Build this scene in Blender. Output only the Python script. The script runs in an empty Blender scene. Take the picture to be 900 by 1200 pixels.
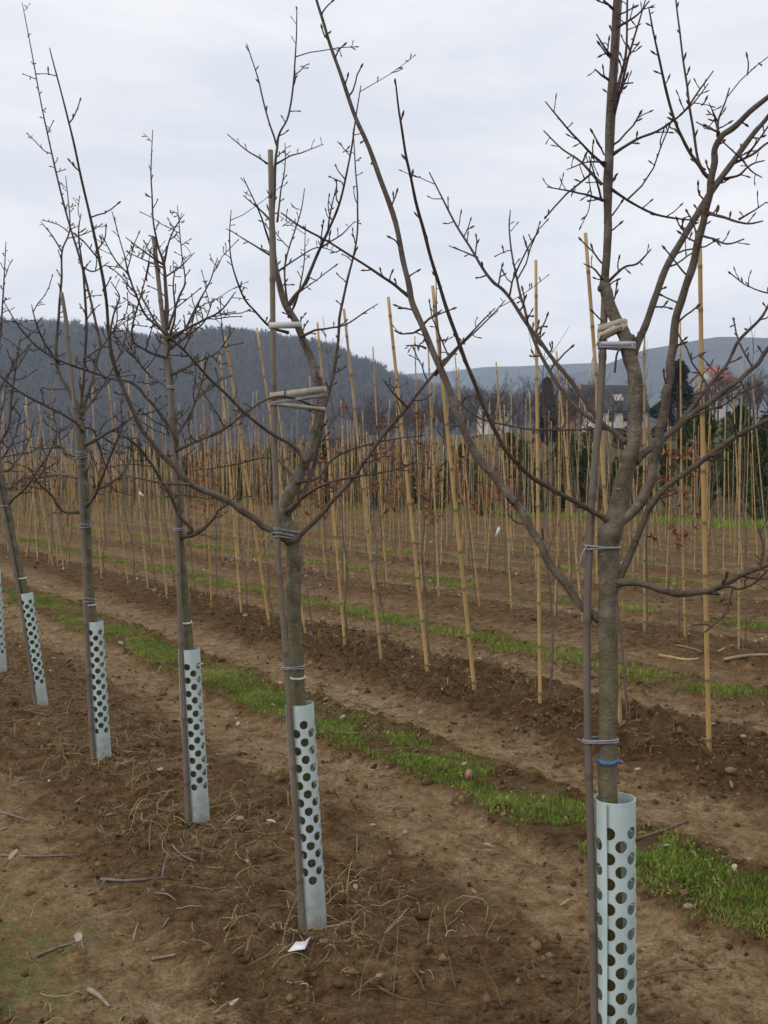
import bpy, math, random
import numpy as np
from mathutils import Vector, Matrix
R = math.radians
random.seed(7); rng = np.random.default_rng(11)
scene = bpy.context.scene
C = scene.collection

# ------------------------------------------------------------------ camera, world, sun, exposure
CAM_H, FPX, HORIZON = 1.31, 1213.0, 560.0          # eye height in m, focal length in photo pixels, horizon row
PITCH = math.atan((600 - HORIZON) / FPX)
cam = bpy.data.cameras.new('camera'); cam_o = bpy.data.objects.new('camera', cam); C.objects.link(cam_o)
cam.sensor_fit = 'VERTICAL'; cam.sensor_height = 36; cam.sensor_width = 27; cam.lens = 36 * FPX / 1200
cam.clip_start = .05; cam.clip_end = 20000
cam_o.location = (0, 0, CAM_H); cam_o.rotation_euler = (R(90) - PITCH, 0, 0)
scene.camera = cam_o
SUN_EL, SUN_AZ = R(38), R(-120)
world = bpy.data.worlds.new('World'); scene.world = world; world.use_nodes = True
nt = world.node_tree; nt.nodes.clear()
N = lambda t, **k: _node(nt, t, **k)
def _node(tree, t, **k):
    n = tree.nodes.new(t)
    for a, v in k.items():
        if a.startswith('i_'): n.inputs[a[2:].replace('_', ' ')].default_value = v
        else: setattr(n, a, v)
    return n
sky = N('ShaderNodeTexSky', sky_type='NISHITA', sun_disc=False, sun_elevation=SUN_EL, sun_rotation=SUN_AZ, air_density=1.0, dust_density=2.5)
bg1 = N('ShaderNodeBackground'); bg1.inputs[1].default_value = .09
nt.links.new(sky.outputs[0], bg1.inputs[0])
tc = N('ShaderNodeTexCoord'); mp = N('ShaderNodeMapping'); mp.inputs['Scale'].default_value = (1.0, 1.0, 5.0)
nt.links.new(tc.outputs['Generated'], mp.inputs[0])
nz = N('ShaderNodeTexNoise'); nz.inputs['Scale'].default_value = 2.6; nz.inputs['Detail'].default_value = 7; nz.inputs['Roughness'].default_value = .56; nz.inputs['Distortion'].default_value = .35
nt.links.new(mp.outputs[0], nz.inputs[0])
cr = N('ShaderNodeValToRGB'); cr.color_ramp.elements[0].position = .34; cr.color_ramp.elements[0].color = (.79, .82, .885, 1)
cr.color_ramp.elements[1].position = .66; cr.color_ramp.elements[1].color = (1.05, 1.025, 1.02, 1)
nt.links.new(nz.outputs[0], cr.inputs[0])
bg2 = N('ShaderNodeBackground'); bg2.inputs[1].default_value = 1.0
sx = N('ShaderNodeSeparateXYZ'); nt.links.new(tc.outputs['Generated'], sx.inputs[0])
hzn = N('ShaderNodeMapRange'); hzn.inputs[1].default_value = 0; hzn.inputs[2].default_value = .30; hzn.inputs[3].default_value = 1.10; hzn.inputs[4].default_value = .93
nt.links.new(sx.outputs[2], hzn.inputs[0]); nt.links.new(hzn.outputs[0], bg2.inputs[1])      # overcast: a little lighter all round the horizon
nt.links.new(cr.outputs[0], bg2.inputs[0])
mx = N('ShaderNodeMixShader'); mx.inputs[0].default_value = .92
nt.links.new(bg1.outputs[0], mx.inputs[1]); nt.links.new(bg2.outputs[0], mx.inputs[2])
wo = N('ShaderNodeOutputWorld'); nt.links.new(mx.outputs[0], wo.inputs[0])
sun = bpy.data.lights.new('sun', 'SUN'); sun.energy = .9; sun.angle = R(25); sun.color = (1, .95, .88)
sun_o = bpy.data.objects.new('sun', sun); C.objects.link(sun_o)
sun_o.rotation_euler = (R(90) - SUN_EL, 0, math.pi - SUN_AZ if False else -SUN_AZ + math.pi)
scene.view_settings.view_transform = 'Standard'; scene.view_settings.look = 'None'
scene.view_settings.exposure = 0.3; scene.view_settings.gamma = 1
scene.render.engine = 'CYCLES'
scene.cycles.use_denoising = True
scene.cycles.max_bounces = 6; scene.cycles.diffuse_bounces = 3; scene.cycles.volume_bounces = 1
scene.cycles.transparent_max_bounces = 8

# ------------------------------------------------------------------ pixel <-> place
cp, sp_ = math.cos(PITCH), math.sin(PITCH)
def ray(px, py):
    a = (px - 450) / FPX; b = -(py - 600) / FPX
    return (a, cp + b * sp_, -sp_ + b * cp)
def at(px, py, Y):
    d = ray(px, py); t = Y / d[1]
    return np.array((d[0] * t, Y, CAM_H + d[2] * t))
def on_ground(px, py, z=0.0):
    d = ray(px, py); t = (z - CAM_H) / d[2]
    return np.array((d[0] * t, d[1] * t, z))
def to_px(P):
    P = np.asarray(P, float); x, y, z = P[..., 0], P[..., 1], P[..., 2] - CAM_H
    dep = y * cp - z * sp_; up = y * sp_ + z * cp
    return 450 + FPX * x / dep, 600 - FPX * up / dep
RD = np.array((-.530, .848)); PD = np.array((.848, .530))      # along the rows, across the rows
def on_soil(px, py):
    z = 0.0
    for _ in range(4): b = on_ground(px, py, z); z = gz(b[0], b[1])
    b[2] = z; return b
def ps(x, y): return PD[0] * x + PD[1] * y, RD[0] * x + RD[1] * y
def xy(p, s): return PD[0] * p + RD[0] * s, PD[1] * p + RD[1] * s

# ------------------------------------------------------------------ noise (numpy)
def _hash(ix, iy, seed):
    h = (ix.astype(np.int64) * 374761393 + iy.astype(np.int64) * 668265263 + seed * 974711) & 0x7fffffff
    h = ((h ^ (h >> 13)) * 1274126177) & 0x7fffffff
    return ((h ^ (h >> 16)) & 0xffff) / 65535.0
def vnoise(x, y, seed=0):
    x = np.asarray(x, float); y = np.asarray(y, float)
    ix, iy = np.floor(x), np.floor(y); fx, fy = x - ix, y - iy
    u, v = fx * fx * (3 - 2 * fx), fy * fy * (3 - 2 * fy)
    a, b = _hash(ix, iy, seed), _hash(ix + 1, iy, seed)
    c, d = _hash(ix, iy + 1, seed), _hash(ix + 1, iy + 1, seed)
    return (a + (b - a) * u) * (1 - v) + (c + (d - c) * u) * v
def fbm(x, y, octs=4, seed=0, gain=.5):
    t = 0; a = 1; n = 0
    for i in range(octs):
        t = t + a * vnoise(x * 2 ** i + 17.3 * i, y * 2 ** i - 9.1 * i, seed + i); n += a; a *= gain
    return t / n
def ss(a, b, x):
    t = np.clip((x - a) / (b - a), 0, 1); return t * t * (3 - 2 * t)

# ------------------------------------------------------------------ mesh helpers
def np_mesh(name, V, F, mat=None, smooth=False, attrs=None, corner=None):
    """V (n,3), F (m,k) one polygon size, or a list of such arrays."""
    me = bpy.data.meshes.new(name)
    V = np.asarray(V, np.float32)
    Fs = [np.asarray(f, np.int32) for f in (F if isinstance(F, list) else [F]) if len(f)]
    loops = np.concatenate([f.ravel() for f in Fs]); tot = np.concatenate([np.full(len(f), f.shape[1], np.int32) for f in Fs])
    me.vertices.add(len(V)); me.vertices.foreach_set('co', V.ravel())
    me.loops.add(len(loops)); me.loops.foreach_set('vertex_index', loops)
    me.polygons.add(len(tot)); me.polygons.foreach_set('loop_start', np.concatenate([[0], np.cumsum(tot)[:-1]]).astype(np.int32))
    me.polygons.foreach_set('loop_total', tot)
    if smooth: me.polygons.foreach_set('use_smooth', np.ones(len(tot), bool))
    for k, a in (attrs or {}).items():
        at_ = me.attributes.new(k, 'FLOAT', 'POINT'); at_.data.foreach_set('value', np.asarray(a, np.float32))
    me.update(calc_edges=True); me.validate()
    if mat: me.materials.append(mat)
    return me
def link(name, me, parent=None, loc=None):
    o = bpy.data.objects.new(name, me); C.objects.link(o)
    if parent is not None: o.parent = parent
    if loc is not None: o.location = [float(v) for v in loc]
    return o
def empty(name, loc=(0, 0, 0)):
    o = link(name, None, None, loc); o.empty_display_size = .1; return o
def tag(o, label=None, cat=None, group=None, kind=None):
    if label: o['label'] = label
    if cat: o['category'] = cat
    if group: o['group'] = group
    if kind: o['kind'] = kind
    return o
class MB:
    """collects tubes / faces into ONE mesh"""
    def __init__(s): s.V = []; s.Q = []; s.T = []; s.A = []; s.n = 0
    def add(s, V, Q=None, T=None, a=None):
        V = np.asarray(V, float); s.V.append(V)
        if Q is not None and len(Q): s.Q.append(np.asarray(Q) + s.n)
        if T is not None and len(T): s.T.append(np.asarray(T) + s.n)
        s.A.append(np.zeros(len(V)) if a is None else np.broadcast_to(np.asarray(a, float), (len(V),)))
        s.n += len(V)
    def tube(s, P, rad, n=6, cap=True, flat=1.0):
        P = np.asarray(P, float); m = len(P); rad = np.broadcast_to(np.asarray(rad, float), (m,))
        T = np.gradient(P, axis=0); T /= np.linalg.norm(T, axis=1)[:, None] + 1e-12
        u = np.cross(T[0], (0, 0, 1.0))
        if np.linalg.norm(u) < .1: u = np.cross(T[0], (1.0, 0, 0))
        u /= np.linalg.norm(u); Us = [u]
        for i in range(1, m):
            u = u - T[i] * (u @ T[i]); u = u / (np.linalg.norm(u) + 1e-12); Us.append(u)
        Us = np.array(Us); Ws = np.cross(T, Us)
        a = np.arange(n) / n * 2 * math.pi
        V = P[:, None] + rad[:, None, None] * (np.cos(a)[None, :, None] * Us[:, None] + flat * np.sin(a)[None, :, None] * Ws[:, None])
        i = np.arange(m - 1)[:, None] * n; j = np.arange(n)[None]; k = (j + 1) % n
        Q = np.stack([i + j, i + k, i + n + k, i + n + j], -1).reshape(-1, 4)
        V = V.reshape(-1, 3); A = np.repeat(rad, n); Tt = None
        if cap:
            V = np.vstack([V, P[0], P[-1]]); A = np.append(A, [rad[0], rad[-1]]); b = m * n
            j = np.arange(n); k = (j + 1) % n
            Tt = np.vstack([np.stack([np.full(n, b), k, j], -1), np.stack([np.full(n, b + 1), (m - 1) * n + j, (m - 1) * n + k], -1)])
        s.add(V, Q, Tt, A)
    def box(s, lo, hi):
        x0, y0, z0 = lo; x1, y1, z1 = hi
        V = [(x0, y0, z0), (x1, y0, z0), (x1, y1, z0), (x0, y1, z0), (x0, y0, z1), (x1, y0, z1), (x1, y1, z1), (x0, y1, z1)]
        s.add(V, [(0, 3, 2, 1), (4, 5, 6, 7), (0, 1, 5, 4), (1, 2, 6, 5), (2, 3, 7, 6), (3, 0, 4, 7)])
    def mesh(s, name, mat=None, smooth=True, attr='rad', off=None):
        V = np.vstack(s.V)
        if off is not None: V = V - np.asarray(off)
        F = []
        if s.Q: F.append(np.vstack(s.Q))
        if s.T: F.append(np.vstack(s.T))
        return np_mesh(name, V, F, mat, smooth, {attr: np.concatenate(s.A)})
def catmull(P, per=6):
    P = np.asarray(P, float)
    if len(P) < 3:
        t = np.linspace(0, 1, per + 1)[:, None]; return P[0] + (P[-1] - P[0]) * t
    Q = np.vstack([2 * P[0] - P[1], P, 2 * P[-1] - P[-2]]); out = []
    t = np.linspace(0, 1, per, endpoint=False)[:, None]
    for i in range(1, len(Q) - 2):
        a, b, c, d = Q[i - 1], Q[i], Q[i + 1], Q[i + 2]
        out.append(.5 * (2 * b + (c - a) * t + (2 * a - 5 * b + 4 * c - d) * t * t + (3 * b - a - 3 * c + d) * t ** 3))
    out.append(P[-1:]); return np.vstack(out)

# ------------------------------------------------------------------ materials
def material(name, build):
    m = bpy.data.materials.new(name); m.use_nodes = True; t = m.node_tree; t.nodes.clear()
    out = t.nodes.new('ShaderNodeOutputMaterial'); b = t.nodes.new('ShaderNodeBsdfPrincipled')
    t.links.new(b.outputs[0], out.inputs[0])
    class K: pass
    k = K(); k.t = t; k.b = b; k.out = out; k.L = t.links.new
    def n(tp, **kw): return _node(t, tp, **kw)
    k.n = n
    def noise(scale, detail=4, rough=.55, vec=None, dist=0):
        x = n('ShaderNodeTexNoise'); x.inputs['Scale'].default_value = scale; x.inputs['Detail'].default_value = detail
        x.inputs['Roughness'].default_value = rough; x.inputs['Distortion'].default_value = dist
        if vec is not None: t.links.new(vec, x.inputs['Vector'])
        return x.outputs[0]
    k.noise = noise
    def obj(scale=(1, 1, 1), kind='Object'):
        c = n('ShaderNodeTexCoord'); mpp = n('ShaderNodeMapping'); mpp.inputs['Scale'].default_value = scale
        t.links.new(c.outputs[kind], mpp.inputs[0]); return mpp.outputs[0]
    k.obj = obj
    def pos():
        return n('ShaderNodeNewGeometry').outputs['Position']
    k.pos = pos
    def ramp(v, *stops):
        r = n('ShaderNodeValToRGB'); e = r.color_ramp.elements
        while len(e) < len(stops): e.new(.5)
        for el, (p, c) in zip(e, stops):
            el.position = p; el.color = (*c, 1) if not isinstance(c, (int, float)) else (c, c, c, 1)
        t.links.new(v, r.inputs[0]); return r.outputs[0]
    k.ramp = ramp
    def mix(f, a, b_, mode='MIX'):
        x = n('ShaderNodeMix', data_type='RGBA', blend_type=mode)
        for s, v in ((x.inputs[0], f), (x.inputs[6], a), (x.inputs[7], b_)):
            if isinstance(v, (int, float)): s.default_value = v if s.type == 'VALUE' else (v, v, v, 1)
            elif isinstance(v, tuple): s.default_value = (*v, 1)
            else: t.links.new(v, s)
        return x.outputs[2]
    k.mix = mix
    def math_(op, a, b_=None, clamp=False):
        x = n('ShaderNodeMath', operation=op); x.use_clamp = clamp
        for s, v in zip(x.inputs, (a, b_)):
            if v is None: continue
            if isinstance(v, (int, float)): s.default_value = v
            else: t.links.new(v, s)
        return x.outputs[0]
    k.math = math_
    def attr(a): return n('ShaderNodeAttribute', attribute_name=a).outputs['Fac']
    k.attr = attr
    def bump(h, strength=.5, dist=.01, normal=None):
        x = n('ShaderNodeBump'); x.inputs['Strength'].default_value = strength; x.inputs['Distance'].default_value = dist
        t.links.new(h, x.inputs['Height'])
        if normal is not None: t.links.new(normal, x.inputs['Normal'])
        return x.outputs[0]
    k.bump = bump
    k.rand = lambda: n('ShaderNodeObjectInfo').outputs['Random']
    def col(v): t.links.new(v, b.inputs['Base Color']) if not isinstance(v, tuple) else setattr(b.inputs['Base Color'], 'default_value', (*v, 1))
    k.col = col
    b.inputs['Roughness'].default_value = .8
    b.inputs['Specular IOR Level'].default_value = .25
    build(k); return m

def _bark(k):
    v = k.obj(); st = k.obj((1, 1, 4.0))
    base = k.ramp(k.noise(26, 5, .6, v), (.3, (.075, .056, .042)), (.52, (.162, .132, .108)), (.74, (.27, .235, .20)))
    lent = k.ramp(k.noise(55, 2, .5, st), (.60, 0), (.70, 1))
    base = k.mix(k.math('MULTIPLY', lent, .55), base, (.33, .285, .23))
    dk = k.ramp(k.noise(34, 3, .6, k.obj((1, 1, .8))), (.54, 0), (.68, 1))
    base = k.mix(k.math('MULTIPLY', dk, .55), base, (.05, .034, .026))
    # green algae on the damp side, patchy and fading upwards
    alg = k.ramp(k.noise(9, 4, .65, v), (.36, .1), (.58, 1))
    base = k.mix(k.math('MULTIPLY', alg, k.attr('algae')), base, (.125, .125, .030))
    lich = k.ramp(k.noise(38, 3, .6, v), (.66, 0), (.72, 1))
    base = k.mix(k.math('MULTIPLY', lich, .35), base, (.30, .32, .27))
    thin = k.ramp(k.attr('rad'), (.002, 1), (.011, 0))
    tw = k.ramp(k.noise(30, 3, .5, v), (.35, (.050, .030, .023)), (.7, (.100, .070, .055)))
    k.col(k.mix(thin, base, tw))
    h = k.math('ADD', k.noise(80, 4, .6, v), k.math('MULTIPLY', lent, .5))
    k.L(k.bump(h, .9, .005), k.b.inputs['Normal'])
    k.b.inputs['Roughness'].default_value = .72
BARK = material('bark', _bark)
def _bamboo(cols, dirt):
    def f(k):
        v = k.obj((1, 1, .12)); r = k.rand()
        c = k.ramp(r, (0, cols[0]), (.5, cols[1]), (1, cols[2]))
        c = k.mix(k.ramp(k.noise(60, 4, .6, v), (.35, 0), (.75, .6)), c, dirt)
        c = k.mix(k.math('MULTIPLY', k.ramp(k.noise(5, 3, .6, k.obj()), (.45, 0), (.7, 1)), .45), c, dirt)
        c = k.mix(k.math('MULTIPLY', k.attr('node'), .62), c, (.075, .05, .03))
        k.col(c); k.b.inputs['Roughness'].default_value = .5
        k.L(k.bump(k.noise(90, 3, .6, v), .3, .003), k.b.inputs['Normal'])
    return f
BAMBOO = material('bamboo', _bamboo(((.43, .26, .080), (.54, .36, .140), (.35, .265, .155)), (.23, .155, .085)))
STAKE = material('weathered_cane', _bamboo(((.20, .165, .13), (.225, .185, .14), (.17, .14, .12)), (.105, .08, .068)))
def _guard(k):
    v = k.obj()
    c = k.ramp(k.noise(7, 4, .6, v), (.3, (.43, .535, .52)), (.7, (.56, .655, .64)))
    g = k.ramp(k.noise(14, 4, .65, k.obj((1, 1, .35))), (.5, 0), (.75, 1))
    c = k.mix(k.math('MULTIPLY', g, .6), c, (.25, .36, .28))
    low = k.ramp(k.attr('low'), (0, 1), (.05, .8), (.22, 0))
    c = k.mix(k.math('MULTIPLY', low, k.ramp(k.noise(30, 4, .6, v), (.35, .15), (.7, .75))), c, (.20, .15, .10))
    k.col(c); k.b.inputs['Roughness'].default_value = .38; k.b.inputs['Specular IOR Level'].default_value = .45
GUARD = material('guard_plastic', _guard)
def plain(name, c1, c2, scale=12, rough=.8, bump=0, stretch=(1, 1, 1), randmix=None):
    def f(k):
        c = k.ramp(k.noise(scale, 4, .6, k.obj(stretch)), (.35, c1), (.68, c2))
        if randmix: c = k.mix(k.math('MULTIPLY', k.rand(), .7), c, randmix)
        k.col(c); k.b.inputs['Roughness'].default_value = rough
        if bump: k.L(k.bump(k.noise(scale * 4, 4, .6, k.obj(stretch)), bump, .01), k.b.inputs['Normal'])
    return material(name, f)
STRAP = plain('pale_strap', (.36, .31, .23), (.52, .47, .38), 40, .7)
CORD = plain('grey_tie', (.20, .20, .21), (.34, .34, .35), 50, .5)
WHITEBAND = plain('white_band', (.66, .66, .66), (.80, .80, .80), 30, .5)
BLUEBAND = plain('blue_band', (.06, .13, .27), (.10, .20, .36), 30, .5)
DARKTAIL = plain('dark_strip', (.045, .042, .04), (.08, .075, .07), 30, .6)
def attr_ramp(name, stops, rough=.8, trans=0, attr='v'):
    def f(k):
        k.col(k.ramp(k.attr(attr), *stops)); k.b.inputs['Roughness'].default_value = rough
        if trans:
            tr = k.n('ShaderNodeBsdfTranslucent'); k.L(k.ramp(k.attr(attr), *stops), tr.inputs[0])
            m = k.n('ShaderNodeMixShader'); m.inputs[0].default_value = trans
            k.L(k.b.outputs[0], m.inputs[1]); k.L(tr.outputs[0], m.inputs[2]); k.L(m.outputs[0], k.out.inputs[0])
    return material(name, f)
GRASS = attr_ramp('grass', ((0, (.075, .105, .015)), (.4, (.15, .235, .028)), (.75, (.26, .33, .055)), (1, (.40, .33, .14))), .6, .3)
STRAW = attr_ramp('straw', ((0, (.17, .115, .06)), (.5, (.30, .22, .11)), (1, (.44, .35, .20))), .75, .15)
DRYGRASS = attr_ramp('dry_grass', ((0, (.15, .11, .045)), (.5, (.225, .165, .07)), (1, (.29, .23, .11))), .8, .15)
LEAF = attr_ramp('dry_leaf', ((0, (.16, .085, .045)), (.4, (.26, .17, .10)), (.8, (.36, .27, .18)), (1, (.50, .42, .33))), .7, .1)
BROWNLEAF = attr_ramp('retained_leaf', ((0, (.13, .045, .022)), (.5, (.23, .088, .04)), (1, (.33, .17, .08))), .7, .2)
def _clod(k):
    k.col(k.ramp(k.attr('v'), (0, (.050, .026, .010)), (.55, (.125, .070, .028)), (1, (.23, .148, .073)))); k.b.inputs['Roughness'].default_value = .95
    k.L(k.bump(k.noise(150, 4, .7, k.pos()), .8, .006), k.b.inputs['Normal'])
CLOD = material('clod', _clod)
NEEDLE = attr_ramp('needle', ((0, (.022, .036, .014)), (.5, (.050, .085, .023)), (1, (.11, .155, .036))), .7, .1)
SPRUCE = attr_ramp('spruce_needle', ((0, (.014, .022, .018)), (1, (.03, .045, .03))), .8)
WOOD = attr_ramp('winter_wood', ((0, (.030, .042, .030)), (.14, (.036, .046, .034)), (.16, (.062, .050, .046)), (1, (.115, .094, .082))), .95)
TWIGWOOD = attr_ramp('far_twigs', ((0, (.085, .062, .055)), (1, (.15, .118, .105))), .9)
YBARK = plain('young_bark', (.105, .08, .065), (.20, .165, .135), 30, .7, 0, (1, 1, .3))

def _ground(k):
    P = k.pos()
    big = k.noise(1.7, 4, .6, P); med = k.noise(9, 5, .65, P); fine = k.noise(55, 5, .7, P); vfine = k.noise(210, 3, .7, P)
    clump = k.noise(24, 5, .7, P, .6); mixn = k.math('ADD', k.math('MULTIPLY', med, .34), k.math('ADD', k.math('MULTIPLY', clump, .42), k.math('MULTIPLY', fine, .24)))
    till = k.ramp(mixn, (.39, (.040, .020, .007)), (.46, (.108, .058, .021)), (.53, (.165, .092, .036)), (.62, (.25, .152, .068)))
    pack = k.ramp(mixn, (.39, (.080, .047, .019)), (.46, (.172, .112, .054)), (.53, (.258, .177, .094)), (.62, (.355, .257, .15)))
    w = k.math('ADD', k.attr('pack'), k.math('MULTIPLY', k.math('SUBTRACT', big, .5), .9), True)
    w = k.math('ADD', w, k.math('MULTIPLY', k.math('SUBTRACT', med, .5), 1.3), True)
    c = k.mix(w, till, pack)
    grit = k.ramp(k.noise(130, 4, .75, P), (.36, (.60, .58, .56)), (.5, (1, 1, 1)), (.66, (1.45, 1.43, 1.40)))
    c = k.mix(1.0, c, grit, 'MULTIPLY')
    warm = k.ramp(k.noise(.9, 3, .5, P), (.4, 0), (.7, .35))
    c = k.mix(warm, c, (.165, .083, .030))
    moss = k.ramp(k.math('MULTIPLY', k.attr('moss'), k.ramp(med, (.38, .1), (.6, 1.1))), (.3, 0), (.85, .6))
    c = k.mix(moss, c, k.ramp(fine, (.35, (.045, .062, .014)), (.65, (.10, .125, .03))))
    c = k.mix(k.attr('green'), c, k.ramp(k.noise(3, 4, .6, P), (.35, (.075, .105, .025)), (.7, (.13, .16, .045))))
    c = k.mix(k.attr('dry'), c, k.ramp(k.noise(1.2, 4, .65, P), (.3, (.065, .052, .026)), (.55, (.115, .086, .040)), (.75, (.075, .080, .030))))
    k.col(c); k.b.inputs['Roughness'].default_value = .95; k.b.inputs['Specular IOR Level'].default_value = .15
    h = k.math('ADD', k.math('ADD', k.math('MULTIPLY', fine, .9), k.math('MULTIPLY', clump, .55)), k.math('MULTIPLY', vfine, .5))
    s = k.n('ShaderNodeBump'); s.inputs['Distance'].default_value = .045
    k.L(h, s.inputs['Height']); k.L(k.math('SUBTRACT', 1.0, k.math('MULTIPLY', k.attr('pack'), .42)), s.inputs['Strength'])
    k.L(s.outputs[0], k.b.inputs['Normal'])
GROUND = material('soil', _ground)

# ------------------------------------------------------------------ ground: one sheet, rows, wheel tracks, turf strips
ROW0, ROWD, FIELD_END = 1.53, 2.41, 21.9
def zones(x, y):
    p, s = ps(x, y)
    wob = (fbm(s * .9, p * .9, 3, 40) - .5) * .34 + (fbm(s * 5, p * 5, 2, 44) - .5) * .16
    q = (p + wob * .8 - ROW0) % ROWD
    k = np.floor((p - ROW0) / ROWD + .25)
    tr = ss(.26, .62, q) * (1 - ss(.86, .96, q)) + ss(1.34, 1.46, q) * (1 - ss(1.66, 2.06, q))
    gr = ss(.88, .98, q) * (1 - ss(1.30, 1.40, q))
    till = np.clip(1 - tr - gr, 0, 1)
    r1 = ss(.7, 1.0, p) * (1 - ss(1.9, 2.1, p))                  # the near tree row is not freshly tilled
    near = 1 - ss(.6, 1.0, p)
    till = till * (1 - .65 * r1) * (1 - .6 * near)
    tr = np.maximum(tr, .30 * r1 + .42 * near)
    inside = 1 - ss(FIELD_END - .3, FIELD_END + .3, p + wob)
    return p, s, tr * inside, gr * inside, till * inside, inside, k
def rise(x, y):
    p, s = ps(x, y); t = np.clip(p - 29, 0, 85)
    return .105 * t * t / (t + 6) + .075 * np.clip(p - 110, 0, 170)
def ground_h(x, y, detail=None):
    p, s, tr, gr, till, ins, k = zones(x, y)
    d = 1.0 if detail is None else detail
    z = .032 * till - .016 * tr + .004 * gr
    z = z + (fbm(x * 1.3, y * 1.3, 3, 3) - .5) * .07 * np.minimum(1, d * 3)
    a = .016 + .046 * till + .020 * (1 - till) * (1 - tr)
    z = z + (fbm(x * 7, y * 7, 4, 9, .6) - .5) * a * d
    z = z + np.clip(fbm(x * 15, y * 15, 3, 21) - .52, 0, 1) * (.09 * till + .06) * d
    # ruts pressed along the tracks
    z = z - .012 * tr * np.clip(fbm(p * 9, s * .7, 2, 33) - .45, 0, 1) * 4 * np.minimum(1, d)
    return z + rise(x, y) * 1.0
gx = [0.0]; st = .021
while gx[-1] < 4.6: gx.append(gx[-1] + st)
while gx[-1] < 6500: gx.append(gx[-1] + max(st, (gx[-1] - 4.2) * .055))
gx_l = [-.021]
while gx_l[-1] > -3.0: gx_l.append(gx_l[-1] - st)
while gx_l[-1] > -6500: gx_l.append(gx_l[-1] - max(st, (-gx_l[-1] - 2.6) * .055))
gx = np.array(gx_l[::-1] + gx)
gy = [1.7]
while gy[-1] < 5.5: gy.append(gy[-1] + .02)
while gy[-1] < 6500: gy.append(gy[-1] + max(.02, (gy[-1] - 4.2) * .0155))
gy_b = [1.62]
while gy_b[-1] > -6500: gy_b.append(gy_b[-1] - max(.08, (1.8 - gy_b[-1]) * .18))
gy = np.array(gy_b[::-1] + gy)
GX, GY = np.meshgrid(gx, gy)
cell = np.maximum(np.gradient(gx)[None, :], np.gradient(gy)[:, None])
GZ = ground_h(GX, GY, np.clip(.055 / cell, 0, 1) ** 1.0 * (cell < .3))
p_, s_, tr_, gr_, till_, ins_, k_ = zones(GX, GY)
lod = np.clip(.5 / cell, 0, 1)
moss_ = np.clip(ss(1.15, .5, p_) * fbm(GX * 2.2, GY * 2.2, 3, 61) * 1.9, 0, 1) + np.clip(fbm(GX * 1.6, GY * 1.6, 3, 71) - .60, 0, 1) * 2 * (p_ < 2) + gr_ * .55
verge_ = ss(FIELD_END - .2, FIELD_END + .4, p_) * (1 - ss(25.2, 26.5, p_ + (fbm(GX * .3, GY * .3, 2, 5) - .5) * 2)) + .35 * ss(31, 36, p_) * fbm(GX * .05, GY * .05, 2, 15)
dry_ = ss(24.8, 26.8, p_ + (fbm(GX * .3, GY * .3, 2, 5) - .5) * 2)
ny, nx = GX.shape
ii = (np.arange(ny - 1)[:, None] * nx + np.arange(nx - 1)[None]).ravel()
gm = np_mesh('ground', np.stack([GX, GY, GZ], -1).reshape(-1, 3), np.stack([ii, ii + 1, ii + nx + 1, ii + nx], -1), GROUND, True,
             {'pack': ((tr_ + .25 * gr_) * np.where(p_ > 4.6, .45, 1) + .28 * (p_ > 4.6)).ravel(), 'moss': np.clip(moss_, 0, 1).ravel(), 'green': np.clip(verge_, 0, 1).ravel(), 'dry': dry_.ravel()})
tag(link('ground', gm), kind='structure')
def gz(x, y): return float(ground_h(np.array([x]), np.array([y]))[0])
def gza(x, y): return ground_h(np.asarray(x), np.asarray(y))

# ------------------------------------------------------------------ hills
def hill(name, D, sky_pts, depth, drop, mat, bump_m, label=None, tree_h=0):
    xs = np.array([p[0] for p in sky_pts]); ys = np.array([p[1] for p in sky_pts])
    px = np.linspace(xs[0], xs[-1], 260)
    top = np.array([at(x, np.interp(x, xs, ys), D) for x in px])
    nv = 26; V = []
    for j in range(nv):
        t = j / (nv - 1); f = math.sin(min(1, t * 1.55) * math.pi / 2) if t < .645 else math.cos((t - .645) / .355 * math.pi / 2)
        y = D - depth + depth * 1.5 * t
        xw = top[:, 0] * (y / D if y < D else 1)
        z = (top[:, 2] - tree_h + 8) * f - 8
        z = z + (fbm(xw / (bump_m * 9), np.full_like(xw, y) / (bump_m * 9), 4, 80) - .5) * bump_m * 2.0 * f * (.3 if .55 < t < .72 else 1)
        V.append(np.stack([xw, np.full_like(xw, y), z], -1))
    V = np.array(V); n = len(px)
    i = (np.arange(nv - 1)[:, None] * n + np.arange(n - 1)[None]).ravel()
    o = link(name, np_mesh(name, V.reshape(-1, 3), np.stack([i, i + 1, i + n + 1, i + n], -1), mat, True))
    tag(o, kind='structure'); return V
def _hillmat(c1, c2, sc):
    def f(k):
        P = k.pos(); m = k.n('ShaderNodeMapping'); m.inputs['Scale'].default_value = (1, .5, 1.6); k.L(P, m.inputs[0])
        nn = k.noise(sc, 6, .7, m.outputs[0])
        k.col(k.ramp(nn, (.35, c1), (.65, c2))); k.b.inputs['Roughness'].default_value = 1; k.b.inputs['Specular IOR Level'].default_value = 0
        k.L(k.bump(nn, 1, 6), k.b.inputs['Normal'])
    return f
HILLA = material('wooded_hill_soil', _hillmat((.045, .038, .034), (.08, .066, .058), .12))
HILLFAR = material('far_wooded_hill', _hillmat((.030, .036, .036), (.085, .08, .07), .022))
VA = hill('hill', 1300, [(-900, 400), (-500, 372), (-300, 380), (0, 386), (60, 389), (130, 396), (180, 401), (250, 393), (300, 398), (350, 407), (391, 414), (416, 430), (438, 433), (456, 444), (500, 455), (570, 463), (640, 470), (700, 478), (800, 486), (900, 494), (1400, 510)], 620, 0, HILLA, 12, tree_h=12)
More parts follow.
